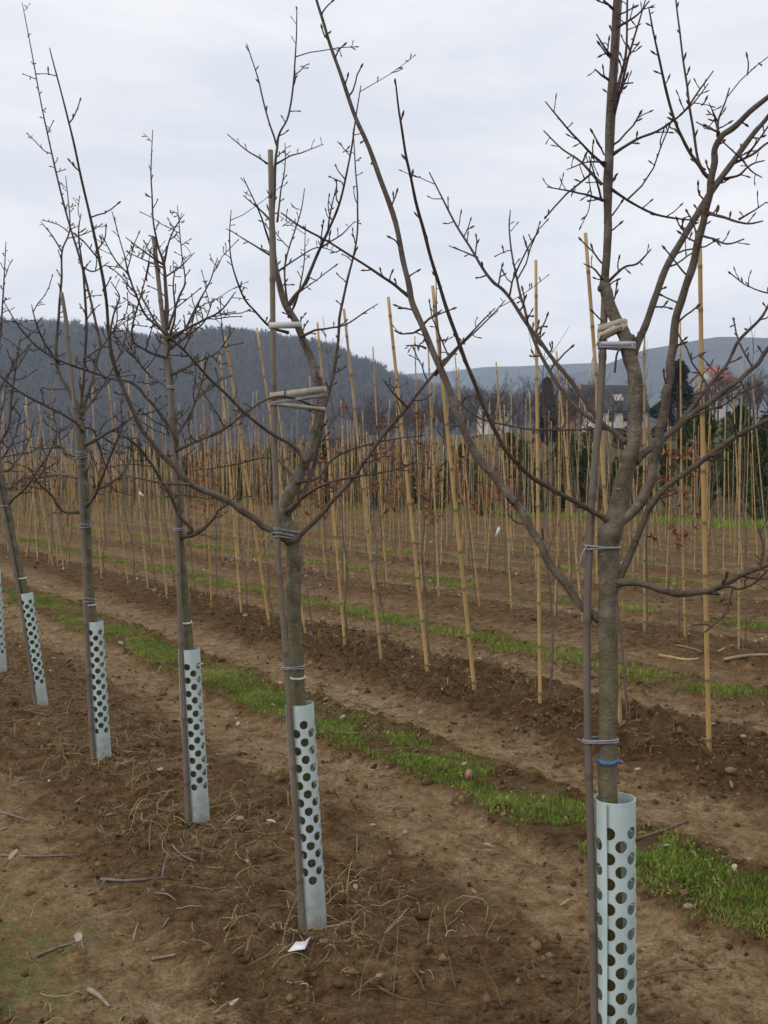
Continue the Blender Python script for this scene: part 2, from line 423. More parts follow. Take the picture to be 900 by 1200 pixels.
hill('hill', 2600, [(380, 505), (560, 470), (640, 452), (690, 438), (758, 413), (793, 408), (829, 404), (900, 402), (1100, 398), (1500, 412), (1900, 440)], 900, 0, HILLFAR, 22)
hill('hill', 3400, [(-900, 430), (-200, 436), (300, 442), (400, 444), (520, 439), (568, 433), (627, 431), (680, 429), (740, 432), (820, 438), (1100, 446), (1700, 440)], 1000, 0, HILLFAR, 26)

# wooded slope: bare crowns with a few dark conifers, read as one mass
def crown_unit(nb, rs, conifer=False):
    V = []
    for i in range(nb):
        if conifer:
            h = rs.random() ** 1.3; a = rs.random() * 6.283; r = .30 * (1 - h) + .02
            b = np.array((0, 0, h)); e = b + np.array((math.cos(a) * r, math.sin(a) * r, -.06)); w = np.array((-math.sin(a), math.cos(a), 0)) * (.09 + .05 * (1 - h))
            V += [b, e + w, e - w]
        else:
            a = rs.random() * 6.283; h0 = .18 + .4 * rs.random(); r = .12 + .26 * rs.random(); h1 = min(1, h0 + .18 + .45 * rs.random())
            b = np.array((math.cos(a) * r * .25, math.sin(a) * r * .25, h0)); e = np.array((math.cos(a) * r, math.sin(a) * r, h1))
            w = np.array((-math.sin(a), math.cos(a), .2)) * (.025 + .04 * rs.random())
            V += [b + w, b - w, e]
    return np.array(V)
rs = random.Random(5)
units = [crown_unit(30, rs) for _ in range(6)] + [crown_unit(30, rs, True) for _ in range(2)]
FV, FA = [], []
nrow, ncol, _ = VA.shape
for j in range(1, 19):
    y0 = VA[j, 0, 1]; step = 5.2
    xl, xr = -.47 * y0, .30 * y0
    for sub in range(4):
        yy = y0 + sub * (VA[j + 1, 0, 1] - y0) / 4
        for xw in np.arange(xl, xr, step + 2.2):
            x = xw + rs.uniform(-2.5, 2.5); t = sub / 4
            zc = np.interp(x, VA[j, :, 0], VA[j, :, 2]) * (1 - t) + np.interp(x, VA[j + 1, :, 0], VA[j + 1, :, 2]) * t
            u = rs.randrange(6); con = fbm(np.array([x / 45.]), np.array([yy / 45.]), 2, 90)[0] > .66 or rs.random() < .035
            if con: u = 6 + rs.randrange(2)
            s = rs.uniform(10, 17); a = rs.random() * 6.283; ca, sa = math.cos(a), math.sin(a)
            U = units[u] * (s * (.95 if not con else 1), s * (.95 if not con else 1), s * (1 if not con else 1.1))
            FV.append(np.stack([U[:, 0] * ca - U[:, 1] * sa + x, U[:, 0] * sa + U[:, 1] * ca + yy + rs.uniform(-3, 3), U[:, 2] + zc - 1], -1))
            FA.append(np.full(len(U), .05 * rs.random() if con else rs.uniform(.2, 1)))
FV = np.vstack(FV)
tag(link('hillside_wood', np_mesh('hillside_wood', FV, np.arange(len(FV)).reshape(-1, 3), WOOD, False, {'v': np.concatenate(FA)})),
    'leafless grey-brown wood covering the long ridge behind the field', 'wood', kind='stuff')

def ordinal(n):
    ones = 'zeroth first second third fourth fifth sixth seventh eighth ninth tenth eleventh twelfth thirteenth fourteenth fifteenth sixteenth seventeenth eighteenth nineteenth'.split()
    if n < 20: return ones[n]
    tens = ['twent', 'thirt', 'fort', 'fift', 'sixt', 'sevent', 'eight', 'ninet'][n // 10 - 2]
    return tens + 'ieth' if n % 10 == 0 else tens + 'y-' + ones[n % 10]
# ------------------------------------------------------------------ far houses
ROOF_RED = plain('red_tiles', (.34, .105, .055), (.46, .17, .095), 3, .8)
ROOF_GREY = plain('slate_roof', (.045, .045, .05), (.08, .078, .08), 3, .7)
PLASTER = plain('white_plaster', (.50, .48, .45), (.62, .60, .57), 2, .9)
BRICK = plain('red_brick', (.26, .085, .055), (.36, .14, .09), 4, .9)
PANE = plain('window_pane', (.03, .035, .045), (.06, .07, .085), 2, .1)
FRAME = plain('window_frame', (.55, .54, .52), (.68, .67, .65), 4, .6)
def house(px, Y, w, d, h, rh, rot, roof, wall, label, cat='house', z0=None, windows=2, storeys=2, chimney=True, dormer=False, skylight=False):
    x = at(px, 500, Y)[0]; z = float(rise(np.array(x), np.array(float(Y)))) if z0 is None else z0
    e = empty('house', (x, Y, z)); e.rotation_euler = (0, 0, rot); tag(e, label, cat)
    m = MB(); a, b = w / 2, d / 2
    V = [(-a, -b, -12), (a, -b, -12), (a, b, -12), (-a, b, -12), (-a, -b, h), (a, -b, h), (a, b, h), (-a, b, h), (-a, 0, h + rh), (a, 0, h + rh)]
    m.add(V, [(0, 1, 5, 4), (2, 3, 7, 6), (1, 2, 6, 5), (3, 0, 4, 7)], [(5, 6, 9), (7, 4, 8)])
    link('wall', m.mesh('wall', wall, False), e)
    m = MB(); o = .45; t = .22; sl = rh / b
    for sg in (-1, 1):
        V = []
        for xx in (-a - o, a + o):
            V += [(xx, sg * (b + o), h - o * sl + .06), (xx, 0, h + rh + .06), (xx, 0, h + rh + .06 + t), (xx, sg * (b + o), h - o * sl + .06 + t)]
        m.add(V, [(0, 1, 2, 3), (7, 6, 5, 4), (0, 4, 5, 1), (3, 2, 6, 7), (0, 3, 7, 4), (1, 5, 6, 2)])
    rf = link('roof', m.mesh('roof', roof, False), e)
    if chimney:
        m = MB(); m.box((a * .35, -.35, h + rh * .6), (a * .35 + .7, .35, h + rh + 1.0)); link('chimney', m.mesh('chimney', BRICK, False), rf)
    if skylight:
        m = MB(); ys = -b * .55; zs = h + (b + ys) * sl + .30
        m.add([(-.2, ys - .6, zs - .6 * sl), (1.3, ys - .6, zs - .6 * sl), (1.3, ys + .5, zs + .5 * sl), (-.2, ys + .5, zs + .5 * sl), (-.2, ys - .6, zs - .6 * sl + .08), (1.3, ys - .6, zs - .6 * sl + .08), (1.3, ys + .5, zs + .5 * sl + .08), (-.2, ys + .5, zs + .5 * sl + .08)],
              [(0, 3, 2, 1), (4, 5, 6, 7), (0, 1, 5, 4), (1, 2, 6, 5), (2, 3, 7, 6), (3, 0, 4, 7)])
        link('skylight', m.mesh('skylight', FRAME, False), rf)
    if dormer:
        for xx in (-a * .45, a * .25):
            m = MB(); m.box((xx - .7, -b * .78, h + .3), (xx + .7, -.3, h + 1.7)); dd = link('dormer', m.mesh('dormer', wall, False), e)
            m = MB(); m.add([(xx - 1, -b * .9, h + 1.6), (xx + 1, -b * .9, h + 1.6), (xx, -b * .9, h + 2.5), (xx - 1, 0, h + 1.6), (xx + 1, 0, h + 1.6), (xx, 0, h + 2.5)], [(0, 3, 5, 2), (1, 2, 5, 4), (0, 1, 4, 3)], [(0, 2, 1), (3, 4, 5)])
            link('dormer_roof', m.mesh('dormer_roof', roof, False), dd)
    for f in range(storeys):
        for i in range(windows):
            xx = -a + w * (i + .5) / windows; zz = h * (f + .35) / storeys
            m = MB(); m.box((xx - .62, -b - .06, zz - .1), (xx + .62, -b + .05, zz + 1.35)); wn = link('window', m.mesh('window', FRAME, False), e)
            m = MB(); m.box((xx - .5, -b - .075, zz), (xx + .5, -b - .05, zz + 1.25)); link('pane', m.mesh('pane', PANE, False), wn)
        m = MB(); yy = b * .1; zz = h * (f + .35) / storeys
        m.box((a - .05, yy - .6, zz - .1), (a + .06, yy + .6, zz + 1.3)); wn = link('window', m.mesh('window', FRAME, False), e)
        m = MB(); m.box((a + .05, yy - .5, zz), (a + .075, yy + .5, zz + 1.2)); link('pane', m.mesh('pane', PANE, False), wn)
    return e
def hz(py, Y): return float(at(450, py, Y)[2])
house(836, 250, 7.2, 7.5, 5.2, 3.0, R(38), ROOF_RED, PLASTER, 'white house with orange-red tiled roof and dormers behind the tall bamboo stake at right', z0=hz(447, 250) - 5.2, dormer=True, windows=3)
house(716, 170, 9.5, 8, 2.8, 4.0, R(4), ROOF_GREY, PLASTER, 'low white building under a big dark grey roof behind the forked tree', 'building', z0=hz(482, 170) - 2.8, storeys=1, windows=4, skylight=True, chimney=False)
house(674, 200, 4.2, 6, 3.4, 2.0, R(-20), ROOF_GREY, BRICK, 'small red brick house left of the grey-roofed building', z0=hz(468, 200) - 3.4, windows=2, storeys=1)
house(578, 300, 7, 6, 3.2, 2.2, R(25), ROOF_GREY, PLASTER, 'small white house half hidden among bare trees in the middle distance', z0=hz(480, 300) - 3.2, windows=3, storeys=1)

# ------------------------------------------------------------------ middle-distance trees
def rot_copy(root, name, loc, rz, sc, label, cat, group):
    e = empty(name, loc); e.rotation_euler = (0, 0, rz); e.scale = sc if isinstance(sc, tuple) else (sc, sc, sc); tag(e, label, cat, group)
    for nm, me in root: link(nm, me, e)
    return e
def bare_tree_parts(seed):
    r = random.Random(seed); tr = MB(); tw = MB()
    tr.tube([(0, 0, -.3), (.05, 0, 1.2), (0, .05, 2.6), (.05, 0, 4.4)], [.17, .14, .12, .05], 6)
    def grow(P, d, L, rad, lev):
        n = 4; pts = [P]
        for i in range(n):
            d = d + np.array([r.uniform(-.18, .18) for _ in range(3)]) + np.array((0, 0, .07)); d = d / np.linalg.norm(d); pts.append(pts[-1] + d * L / n)
        (tr if lev == 0 else tw).tube(pts, np.linspace(rad, rad * .35, n + 1), 4 if lev < 2 else 3, False)
        if lev < 3:
            for i in range((7, 6, 4)[lev]):
                t = r.uniform(.25, 1) * n; a = int(min(n - 1, t)); q = pts[a] + (pts[a + 1] - pts[a]) * (t - a)
                dd = d + np.array([r.uniform(-1, 1) for _ in range(3)]) * .85 + np.array((0, 0, .25)); dd = dd / np.linalg.norm(dd)
                grow(q, dd, L * r.uniform(.38, .6), max(.008, rad * .42), lev + 1)
    for i in range(7):
        a = i * 2.4 + r.random(); z = r.uniform(1.6, 4.2)
        grow(np.array((0, 0, z)), np.array((math.cos(a) * .7, math.sin(a) * .7, .75)), r.uniform(2.2, 3.6), .06, 0)
    return [('trunk', tr.mesh('trunk', TWIGWOOD, True, 'v')), ('crown', tw.mesh('crown', TWIGWOOD, True, 'v'))]
BT = [bare_tree_parts(s) for s in (1, 2, 3)]
r = random.Random(31)
bare_spots = [(688, 118, 5.2), (704, 124, 5.0), (722, 120, 4.8), (738, 122, 5.0), (815, 128, 5.6), (838, 124, 5.2), (455, 110, 6.6), (492, 118, 6.2), (520, 120, 7.0), (545, 112, 6.4), (566, 128, 7.6), (590, 118, 6.8), (612, 110, 7.2), (632, 122, 7.8), (655, 116, 7.0), (668, 105, 5.0), (752, 118, 6.0), (770, 130, 6.6), (866, 118, 6.2), (884, 112, 5.6), (900, 125, 6.6), (420, 140, 7.0), (380, 150, 7.0), (930, 118, 6)]
rb_ = random.Random(77)
bare_spots = [b for b in bare_spots if b[0] < 690 or b[0] > 800] + [(rb_.uniform(430, 930), rb_.uniform(140, 215), rb_.uniform(5.5, 8)) for _ in range(34)]
bare_spots.sort()
ords = ['first', 'second', 'third', 'fourth', 'fifth', 'sixth', 'seventh', 'eighth', 'ninth', 'tenth', 'eleventh', 'twelfth', 'thirteenth', 'fourteenth', 'fifteenth', 'sixteenth', 'seventeenth', 'eighteenth', 'nineteenth', 'twentieth', 'twenty-first', 'twenty-second', 'twenty-third', 'twenty-fourth', 'twenty-fifth']
for i, (px, Y, h) in enumerate(bare_spots):
    x = at(px, 500, Y)[0]; z = float(rise(np.array(x), np.array(float(Y))))
    rot_copy(BT[i % 3], 'bare_tree', (x, Y, z - .2), r.random() * 6, h / 6.6, f'leafless purplish-brown tree below the far houses, {ordinal(i + 1)} from the left', 'tree', 'bare trees in front of the houses')
def conifer_parts(seed, H, W, n, size, mat, cone=False):
    r = random.Random(seed); V = []; A = []
    for i in range(n):
        h = r.random() ** (1.25 if cone else .9); prof = ((1 - h) ** .8 if cone else (math.sin(min(1, h * 2.2 + .25) * 1.57)) * (1 - h ** 3.2)) + .04
        lump = .8 + .35 * math.sin(h * 19 + seed) * math.sin(seed * 3 + h * 7)
        a = r.random() * 6.283; q = r.uniform(.45, 1) ** .6 * prof * W * (lump + .12 * math.sin(a * 3 + seed + h * 5))
        c = np.array((math.cos(a) * q, math.sin(a) * q, .12 + h * H))
        d = np.array((math.cos(a), math.sin(a), r.uniform(-.5, .1) if cone else r.uniform(.4, 1.6))); d /= np.linalg.norm(d)
        w = np.cross(d, (r.uniform(-1, 1), r.uniform(-1, 1), r.uniform(-1, 1))); w /= np.linalg.norm(w) + 1e-9
        L = size * r.uniform(.6, 1.4)
        V += [c - d * L * .4 + w * L * .3, c - d * L * .4 - w * L * .3, c + d * L * .7]
        A += [r.random()] * 3
    V = np.array(V)
    t = MB(); t.tube([(0, 0, -.2), (0, 0, H * .5), (0, 0, H * .93)], [W * .07 + .02, W * .05 + .01, .008], 6)
    return [('trunk', t.mesh('trunk', YBARK, True)), ('crown', np_mesh('crown', V, np.arange(len(V)).reshape(-1, 3), mat, False, {'v': A}))]
COL = [conifer_parts(s, 1.0, w, 1700, .075, NEEDLE) for s, w in ((1, .17), (2, .21), (3, .26), (4, .42))]
spots = [(815, 36, 3.3, 1), (690, 40, 2.7, 1), (660, 37, 2.9, 0), (592, 38, 3.1, 1), (872, 38, 3.2, 2), (655, 42, 1.9, 3), (628, 36, 1.5, 3), (748, 36, 1.6, 3), (722, 39, 2.4, 2), (505, 39, 3.0, 1), (548, 41, 2.6, 2), (470, 42, 2.4, 3), (445, 40, 2.6, 2), (410, 44, 2.4, 3), (385, 46, 2.6, 2), (520, 37, 1.6, 3), (570, 36, 1.5, 3), (893, 30, 1.3, 3), (845, 44, 2.4, 1), (778, 43, 2.7, 0), (900, 46, 3, 1), (350, 47, 2.6, 2), (318, 50, 2.6, 3), (285, 52, 2.8, 2), (250, 55, 2.8, 3), (215, 58, 3, 2), (180, 62, 3, 3), (150, 66, 3.2, 2), (605, 47, 2.4, 2), (640, 50, 2.6, 1), (675, 52, 2.5, 0), (735, 48, 2.6, 1), (800, 52, 2.8, 2), (488, 50, 2.8, 1), (535, 52, 2.8, 0), (560, 46, 2.2, 1), (425, 52, 2.8, 1), (920, 38, 3, 1), (955, 40, 3, 2), (700, 92, 2.2, 3), (716, 96, 2.0, 3), (733, 90, 2.4, 3), (822, 95, 2.6, 3), (848, 98, 2.4, 3), (668, 94, 2.2, 3)]
kindlab = ['slim dark green columnar conifer in the dry grass beyond the field', 'dark green columnar conifer in the dry grass beyond the field', 'broad dark green conical conifer in the dry grass beyond the field', 'low rounded green conifer bush beyond the field']
rc_ = random.Random(8); spots = [(p + rc_.uniform(-9, 9), Y + rc_.uniform(-2, 4), h * rc_.uniform(.75, 1.12), kd) for p, Y, h, kd in spots if rc_.random() < .9 or p > 600]
spots.sort(); seen = {}
for px, Y, h, kd in spots:
    nth = seen[kd] = seen.get(kd, -1) + 1
    x = at(px, 560, Y)[0]; z = gz(x, Y)
    rot_copy(COL[kd], 'conifer' if kd < 3 else 'conifer_bush', (x, Y, z - .05), r.random() * 6, (h * r.uniform(.9, 1.1), h * r.uniform(.9, 1.1), h), f'{kindlab[kd]}, {ords[nth]} from the left', 'conifer' if kd < 3 else 'bush', ['slim columnar conifers', 'columnar conifers', 'conical conifers', 'conifer bushes'][kd] + ' beyond the field')
x = at(795, 500, 112)[0]
rot_copy(conifer_parts(9, 9.4, 3.9, 4200, .55, SPRUCE, True), 'spruce_tree', (x, 112, hz(424, 112) - 9.4), 0, 1, 'big dark spruce left of the white red-roofed house', 'tree', None)
x = at(641, 500, 128)[0]
rot_copy(conifer_parts(12, 8.0, 2.4, 2200, .5, SPRUCE, True), 'pine_tree', (x, 128, hz(444, 128) - 8.0), 0, 1, 'dark evergreen rising above the bare trees, left of the brick house', 'tree', None)

# leafless scrub and rough growth behind the field (uncountable)
sv, sa_ = [], []; rq = random.Random(19)
for i in range(2600):
    p = rq.uniform(26.5, 60); q_ = rq.uniform(16, 190); x, y = xy(p, q_)
    if abs(x) > .44 * y or y > 130: continue
    right = x / y > .04
    if right and rq.random() < .85: continue
    h = rq.uniform(.7, 1.5) if right else rq.uniform(1.0, 2.6) * (1 + y / 160)
    U = units[rq.randrange(6)] * (h * 1.25, h * 1.25, h) * (1, 1, 1); a = rq.random() * 6.283; ca, sn = math.cos(a), math.sin(a)
    sv.append(np.stack([U[:, 0] * ca - U[:, 1] * sn + x, U[:, 0] * sn + U[:, 1] * ca + y, U[:, 2] + float(rise(x, y)) - .15 * h], -1)); sa_.append(np.full(len(U), rq.random()))
sv = np.vstack(sv)
tag(link('scrub', np_mesh('scrub', sv, np.arange(len(sv)).reshape(-1, 3), TWIGWOOD, False, {'v': np.concatenate(sa_)})), 'brown leafless scrub growing along the slope behind the field', 'scrub', kind='stuff')
# dry grass and verge grass beyond the field (uncountable)
def blades(n, xs, ys, zs, hmin, hmax, w, lean, seg=2, A=None, seed=0):
    g = np.random.default_rng(seed); n = len(xs)
    a = g.random(n) * 6.283; h = g.uniform(hmin, hmax, n); wd = w * g.uniform(.6, 1.3, n)
    b = g.random(n) * 6.283; le = lean * g.uniform(.1, 1, n) * h
    B = np.stack([xs, ys, zs], -1); W = np.stack([np.cos(a), np.sin(a), 0 * a], -1) * wd[:, None] / 2
    D = np.stack([np.cos(b) * le, np.sin(b) * le, h], -1); M = D * .55; M[:, :2] *= .6
    V = np.stack([B - W, B + W, B + M + W * .75, B + M - W * .75, B + D], 1).reshape(-1, 3)
    i = np.arange(n)[:, None] * 5
    Q = i + np.array([[0, 1, 2, 3]]); T = i + np.array([[3, 2, 4]])
    v = np.repeat(g.random(n) if A is None else A, 5)
    return V, Q, T, v
def stuff(name, parts, mat, label, cat):
    V = []; Q = []; T = []; A = []; k = 0
    for v, q, t, a in parts:
        V.append(v); A.append(a)
        if q is not None: Q.append(q + k)
        if t is not None: T.append(t + k)
        k += len(v)
    F = ([np.vstack(Q)] if Q else []) + ([np.vstack(T)] if T else [])
    o = link(name, np_mesh(name, np.vstack(V), F, mat, False, {'v': np.concatenate(A)})); tag(o, label, cat, kind='stuff'); return o
n = 26000
pp = rng.uniform(25.0, 62, n); sss = rng.uniform(14, 150, n); x, y = xy(pp, sss)
keep = (np.abs(x) < .46 * y) & (y < 95) & (fbm(x * .25, y * .25, 3, 52) > .47) & (rng.random(n) < ss(-.12, .08, x / y)); x, y = x[keep], y[keep]
stuff('dry_grass', [blades(0, x, y, gza(x, y) - .02, .2, .75, .07, .9, seed=1)], DRYGRASS, 'tall straw-coloured dry grass on the slope beyond the field', 'grass')
n = 16000
pp = rng.uniform(FIELD_END, 26.2, n); sss = rng.uniform(12, 110, n); x, y = xy(pp, sss)
keep = (np.abs(x) < .46 * y); x, y = x[keep], y[keep]
stuff('verge_grass', [blades(0, x, y, gza(x, y) - .02, .06, .20, .05, .6, seed=2, A=np.clip(rng.normal(.55, .22, len(x)), 0, .95))], GRASS, 'green grass verge along the far edge of the field', 'grass')

# ------------------------------------------------------------------ bamboo stakes in rows
def cane_mesh(name, H, rad, seed, mat, sides=8, taper=.8):
    r = random.Random(seed); z = -.12; rings = [(-.12, rad, 0)]; zn = r.uniform(.02, .2)
    while zn < H - .05:
        rr = rad * (1 - (1 - taper) * zn / H)
        rings += [(zn - .014, rr, 0), (zn - .004, rr * 1.10, 1), (zn + .004, rr * 1.14, 1), (zn + .014, rr, 0)]
        zn += r.uniform(.20, .31)
    rings.append((H, rad * taper, 0))
    a = np.arange(sides) / sides * 6.2832; V = []; A = []
    bx, by = r.uniform(-.012, .012), r.uniform(-.012, .012)
    for zz, rr, nd in rings:
        f = math.sin(max(0, zz) / H * 3.1416)
        V.append(np.stack([np.cos(a) * rr + bx * f, np.sin(a) * rr + by * f, np.full(sides, zz)], -1)); A += [nd] * sides
    V = np.vstack(V); m = len(rings)
    i = np.arange(m - 1)[:, None] * sides; j = np.arange(sides)[None]; kk = (j + 1) % sides
    Q = np.stack([i + j, i + kk, i + sides + kk, i + sides + j], -1).reshape(-1, 4)
    V = np.vstack([V, [[V[-1, 0] - rad * taper, V[-1, 1], H]]]); A.append(0)
    b = len(V) - 1; V[b] = (0, 0, H); jj = np.arange(sides)
    T = np.stack([np.full(sides, b), (m - 1) * sides + jj, (m - 1) * sides + (jj + 1) % sides], -1)
    return np_mesh(name, V, [Q, T], mat, True, {'node': A})
H0 = 2.45
CANES = [cane_mesh('cane', H0, rr, s, BAMBOO) for s, rr in ((1, .0125), (2, .0115), (3, .0105), (4, .0095))]
THIN = [cane_mesh('cane', H0, rr, s, BAMBOO, 6) for s, rr in ((5, .009), (6, .0082), (7, .0095))]
def set_pose(o, base, top):
    b, t = np.asarray(base), np.asarray(top); d = t - b; L = np.linalg.norm(d)
    q = Vector((0, 0, 1)).rotation_difference(Vector([float(v) for v in d]))
    o.rotation_mode = 'QUATERNION'; o.rotation_quaternion = q; o.location = [float(v) for v in b]; o.scale = (1, 1, L / H0); return o
# young whips standing at the stakes
def whip_parts(seed, leafy):
    r = random.Random(seed); m = MB(); lv = []; la = []
    P = [np.array((0, 0, -.06))]; H = r.uniform(1.75, 2.5); n = 9
    for i in range(n): P.append(np.array((r.uniform(-.02, .02) + .02 * math.sin(i * .8 + seed), r.uniform(-.02, .02), (i + 1) / n * H)))
    P = catmull(P, 3); m.tube(P, np.linspace(.0075, .0018, len(P)), 5)
    for i in range(r.randint(9, 15)):
        t = r.uniform(.32, .97); q = P[int(t * (len(P) - 1))]; a = r.random() * 6.283; L = r.uniform(.12, .42) * (1.15 - .5 * t)
        d = np.array((math.cos(a) * .7, math.sin(a) * .7, r.uniform(.35, 1.1))); d /= np.linalg.norm(d)
        pts = [q, q + d * L * .5 + np.array((0, 0, -.01)), q + d * L + np.array((r.uniform(-.02, .02), r.uniform(-.02, .02), .03))]
        m.tube(catmull(pts, 3), np.linspace(.0028, .0009, 7), 3, False)
        if leafy and t < .85:
            for j in range(r.randint(4, 11)):
                u = r.uniform(.2, 1); c = pts[0] + (pts[2] - pts[0]) * u + np.array([r.uniform(-.03, .03) for _ in range(3)])
                ax = np.array([r.uniform(-1, 1) for _ in range(3)]) + np.array((0, 0, -.6)); ax /= np.linalg.norm(ax); sd = np.cross(ax, [r.uniform(-1, 1) for _ in range(3)]); sd /= np.linalg.norm(sd); nn = np.cross(ax, sd)
                l, w = r.uniform(.045, .075), r.uniform(.014, .022); fold = nn * .012
                lv.append(np.array([c, c + ax * l * .5 + sd * w + fold, c + ax * l + fold * .5, c + ax * l * .5 - sd * w + fold])); la += [r.random()] * 4
    out = [('stem', m.mesh('stem', YBARK, True))]
    if leafy:
        V = np.vstack(lv); i = np.arange(len(lv))[:, None] * 4
        out.append(('leaves', np_mesh('leaves', V, np.vstack([i + np.array([[0, 1, 2]]), i + np.array([[0, 2, 3]])]), BROWNLEAF, False, {'v': la})))
    return out
WH = [whip_parts(s, False) for s in range(5)] + [whip_parts(s, True) for s in range(20, 25)]

# nearest bamboo row, measured one by one: foot px, top px
row_a = [(831, 885, 820, 282), (727, 849, 686, 273), (633, 824, 628, 305), (556, 805, 507, 335), (501, 787, 455, 348), (447, 770, 403, 362), (404, 757, 372, 378), (358, 742, 301, 384), (316, 728, 264, 394), (283, 716, 257, 408), (248, 712, 236, 419), (222, 706, 196, 421), (196, 701, 172, 432), (173, 690, 150, 446), (150, 686, 127, 451), (119, 677, 108, 452), (75, 667, 45, 474), (62, 662, 29, 475)]
ords = ['first', 'second', 'third', 'fourth', 'fifth', 'sixth', 'seventh', 'eighth', 'ninth', 'tenth', 'eleventh', 'twelfth', 'thirteenth', 'fourteenth', 'fifteenth', 'sixteenth', 'seventeenth', 'eighteenth', 'nineteenth', 'twentieth', 'twenty-first', 'twenty-second', 'twenty-third', 'twenty-fourth', 'twenty-fifth']
extra = {0: 'tall straight bamboo stake beside the right trunk, rightmost of the nearest bamboo row', 1: 'bamboo stake leaning behind the forked trunk of the rightmost tree', 2: 'upright tawny bamboo stake standing alone left of the rightmost tree', 3: 'left-leaning bamboo stake next left of the upright tawny one'}
young_spots = []
for i, (bx, by, tx, ty) in enumerate(row_a):
    b = on_soil(bx, by); t = at(tx, ty, b[1] + random.uniform(-.12, .12))
    o = set_pose(link('bamboo_stake', CANES[i % 3 if i < 4 else (i % 4)]), b, t)
    tag(o, extra.get(i, f'{ords[i]} bamboo stake from the right in the nearest row of bamboo stakes'), 'stake', 'bamboo stakes of the nearest row')
    if i not in (0, 3): young_spots.append((b[0] + .05, b[1] + .06, -1 - i, (t - b)))
# the other rows
cand = []
for k in range(8):
    p = 3.93 + 2.41 * k; s0 = 7.0 + .63 * 11 if k == 0 else .55 * p
    for s in np.arange(s0, 5.3 * p, .63 if k < 1 else (.54 if k < 3 else .40)):
        if random.random() < (.10 if k else .04): continue
        ss_ = s + random.uniform(-.09, .09); pj = p + random.uniform(-.07, .07)
        x, y = xy(pj, ss_)
        if y < 3 or abs(x) > .405 * y or y > 75: continue
        if k and x / y > .17 and random.random() < .15: continue
        cand.append((y, x, k))
cand.sort()
place = {}
for k in (1, 2):
    for j, c in enumerate(sorted([c for c in cand if c[2] == k], key=lambda c: -c[1] / c[0])): place[c] = j + 1
bias = {k: random.Random(k).uniform(-.05, .02) for k in range(8)}
n_ind = 300 - len(row_a); rest = MB()
rowlab = ['far left end of the nearest bamboo row', 'second row of bamboo stakes', 'third row of bamboo stakes', 'fourth row of bamboo stakes', 'fifth row of bamboo stakes', 'sixth row of bamboo stakes', 'seventh row of bamboo stakes', 'last row of bamboo stakes before the verge']
rest_stem = MB()
for i, (y, x, k) in enumerate(cand):
    z = gz(x, y) if y < 15 else float(rise(x, y))
    h = random.choice((2.45, 2.5, 2.3, 2.1, 1.8, 2.65, 2.8)) * random.uniform(.95, 1.05)
    lean = np.array((bias[k] + random.gauss(0, .045), random.gauss(0, .04), 1.0)) * h
    b = np.array((x, y, z))
    if i < n_ind:
        o = set_pose(link('bamboo_stake', (CANES + THIN)[random.randrange(3, 7) if k else random.randrange(1, 4)]), b, b + lean)
        nth = place.get((y, x, k)); tag(o, f'slender bamboo stake, {ordinal(nth)} from the right in the {rowlab[k]}' if nth else f'slender bamboo stake in the {rowlab[k]}', 'stake', f'bamboo stakes, {rowlab[k]}')
        if random.random() < .82: young_spots.append((x + random.uniform(-.07, .07), y + random.uniform(.02, .08), k + (nth / 100 if nth else 0), lean))
    else:
        rest.tube([b + (0, 0, -.1), b + lean * .5, b + lean], [.0095, .009, .008], 5)
        for tw_ in range(5):
            f0 = random.uniform(.3, .85); a = random.random() * 6.283; l_ = random.uniform(.15, .5); s0_ = b + lean * f0
            rest_stem.tube([s0_, s0_ + np.array((math.cos(a) * .3, math.sin(a) * .3, .35)) * l_, s0_ + np.array((math.cos(a) * .5, math.sin(a) * .5, 1.0)) * l_], [.005, .004, .002], 3, False)
        if random.random() < .9:
            rest_stem.tube([b + (.06, .04, -.05), b + lean * .45 + (.05, .04, 0), b + lean * random.uniform(.75, 1.05) + (.03, .03, 0)], [.008, .006, .003], 4)
o = link('distant_stakes', rest.mesh('distant_stakes', BAMBOO, True, 'none')); tag(o, 'crowd of distant bamboo stakes merging together in the farthest rows', 'stakes', kind='stuff')
o = link('distant_saplings', rest_stem.mesh('distant_saplings', YBARK, True, 'none')); tag(o, 'thin sapling stems among the distant bamboo stakes', 'saplings', kind='stuff')
for i, (x, y, k, lean) in enumerate(young_spots):
    nth = -1 - k if k < 0 else None; sth = round((k - int(k)) * 100) if k > 0 else 0; k = max(int(k), 0)
    leafy = random.random() < (0.0 if k == 0 else (.30 if x / y > .12 else .72 if x / y > -.12 else .45))
    z = gz(x, y) if y < 15 else float(rise(x, y))
    e = empty('young_tree', (x, y, z)); d = Vector([float(v) for v in lean]); e.rotation_mode = 'QUATERNION'
    e.rotation_quaternion = Vector((0, 0, 1)).rotation_difference(d) @ Matrix.Rotation(random.random() * 6.28, 3, 'Z').to_quaternion()
    e.scale = [random.uniform(.85, 1.05)] * 3
    tag(e, (f'sapling holding brown dead leaves in the {rowlab[k]}' if leafy else f'thin leafless sapling tied up in the {rowlab[k]}' if k or nth is None else f'thin leafless sapling at the {ords[nth]} stake from right, nearest bamboo row'), 'sapling',
        f'{"leafy" if leafy else "bare"} saplings, {rowlab[k]}')
    if sth: e['label'] = f'{"sapling with brown dead leaves" if leafy else "thin leafless sapling"} at stake {ordinal(sth)} from the right, {rowlab[k]}'
    for nm, me in WH[(5 + random.randrange(5)) if leafy else random.randrange(5)]: link(nm, me, e)

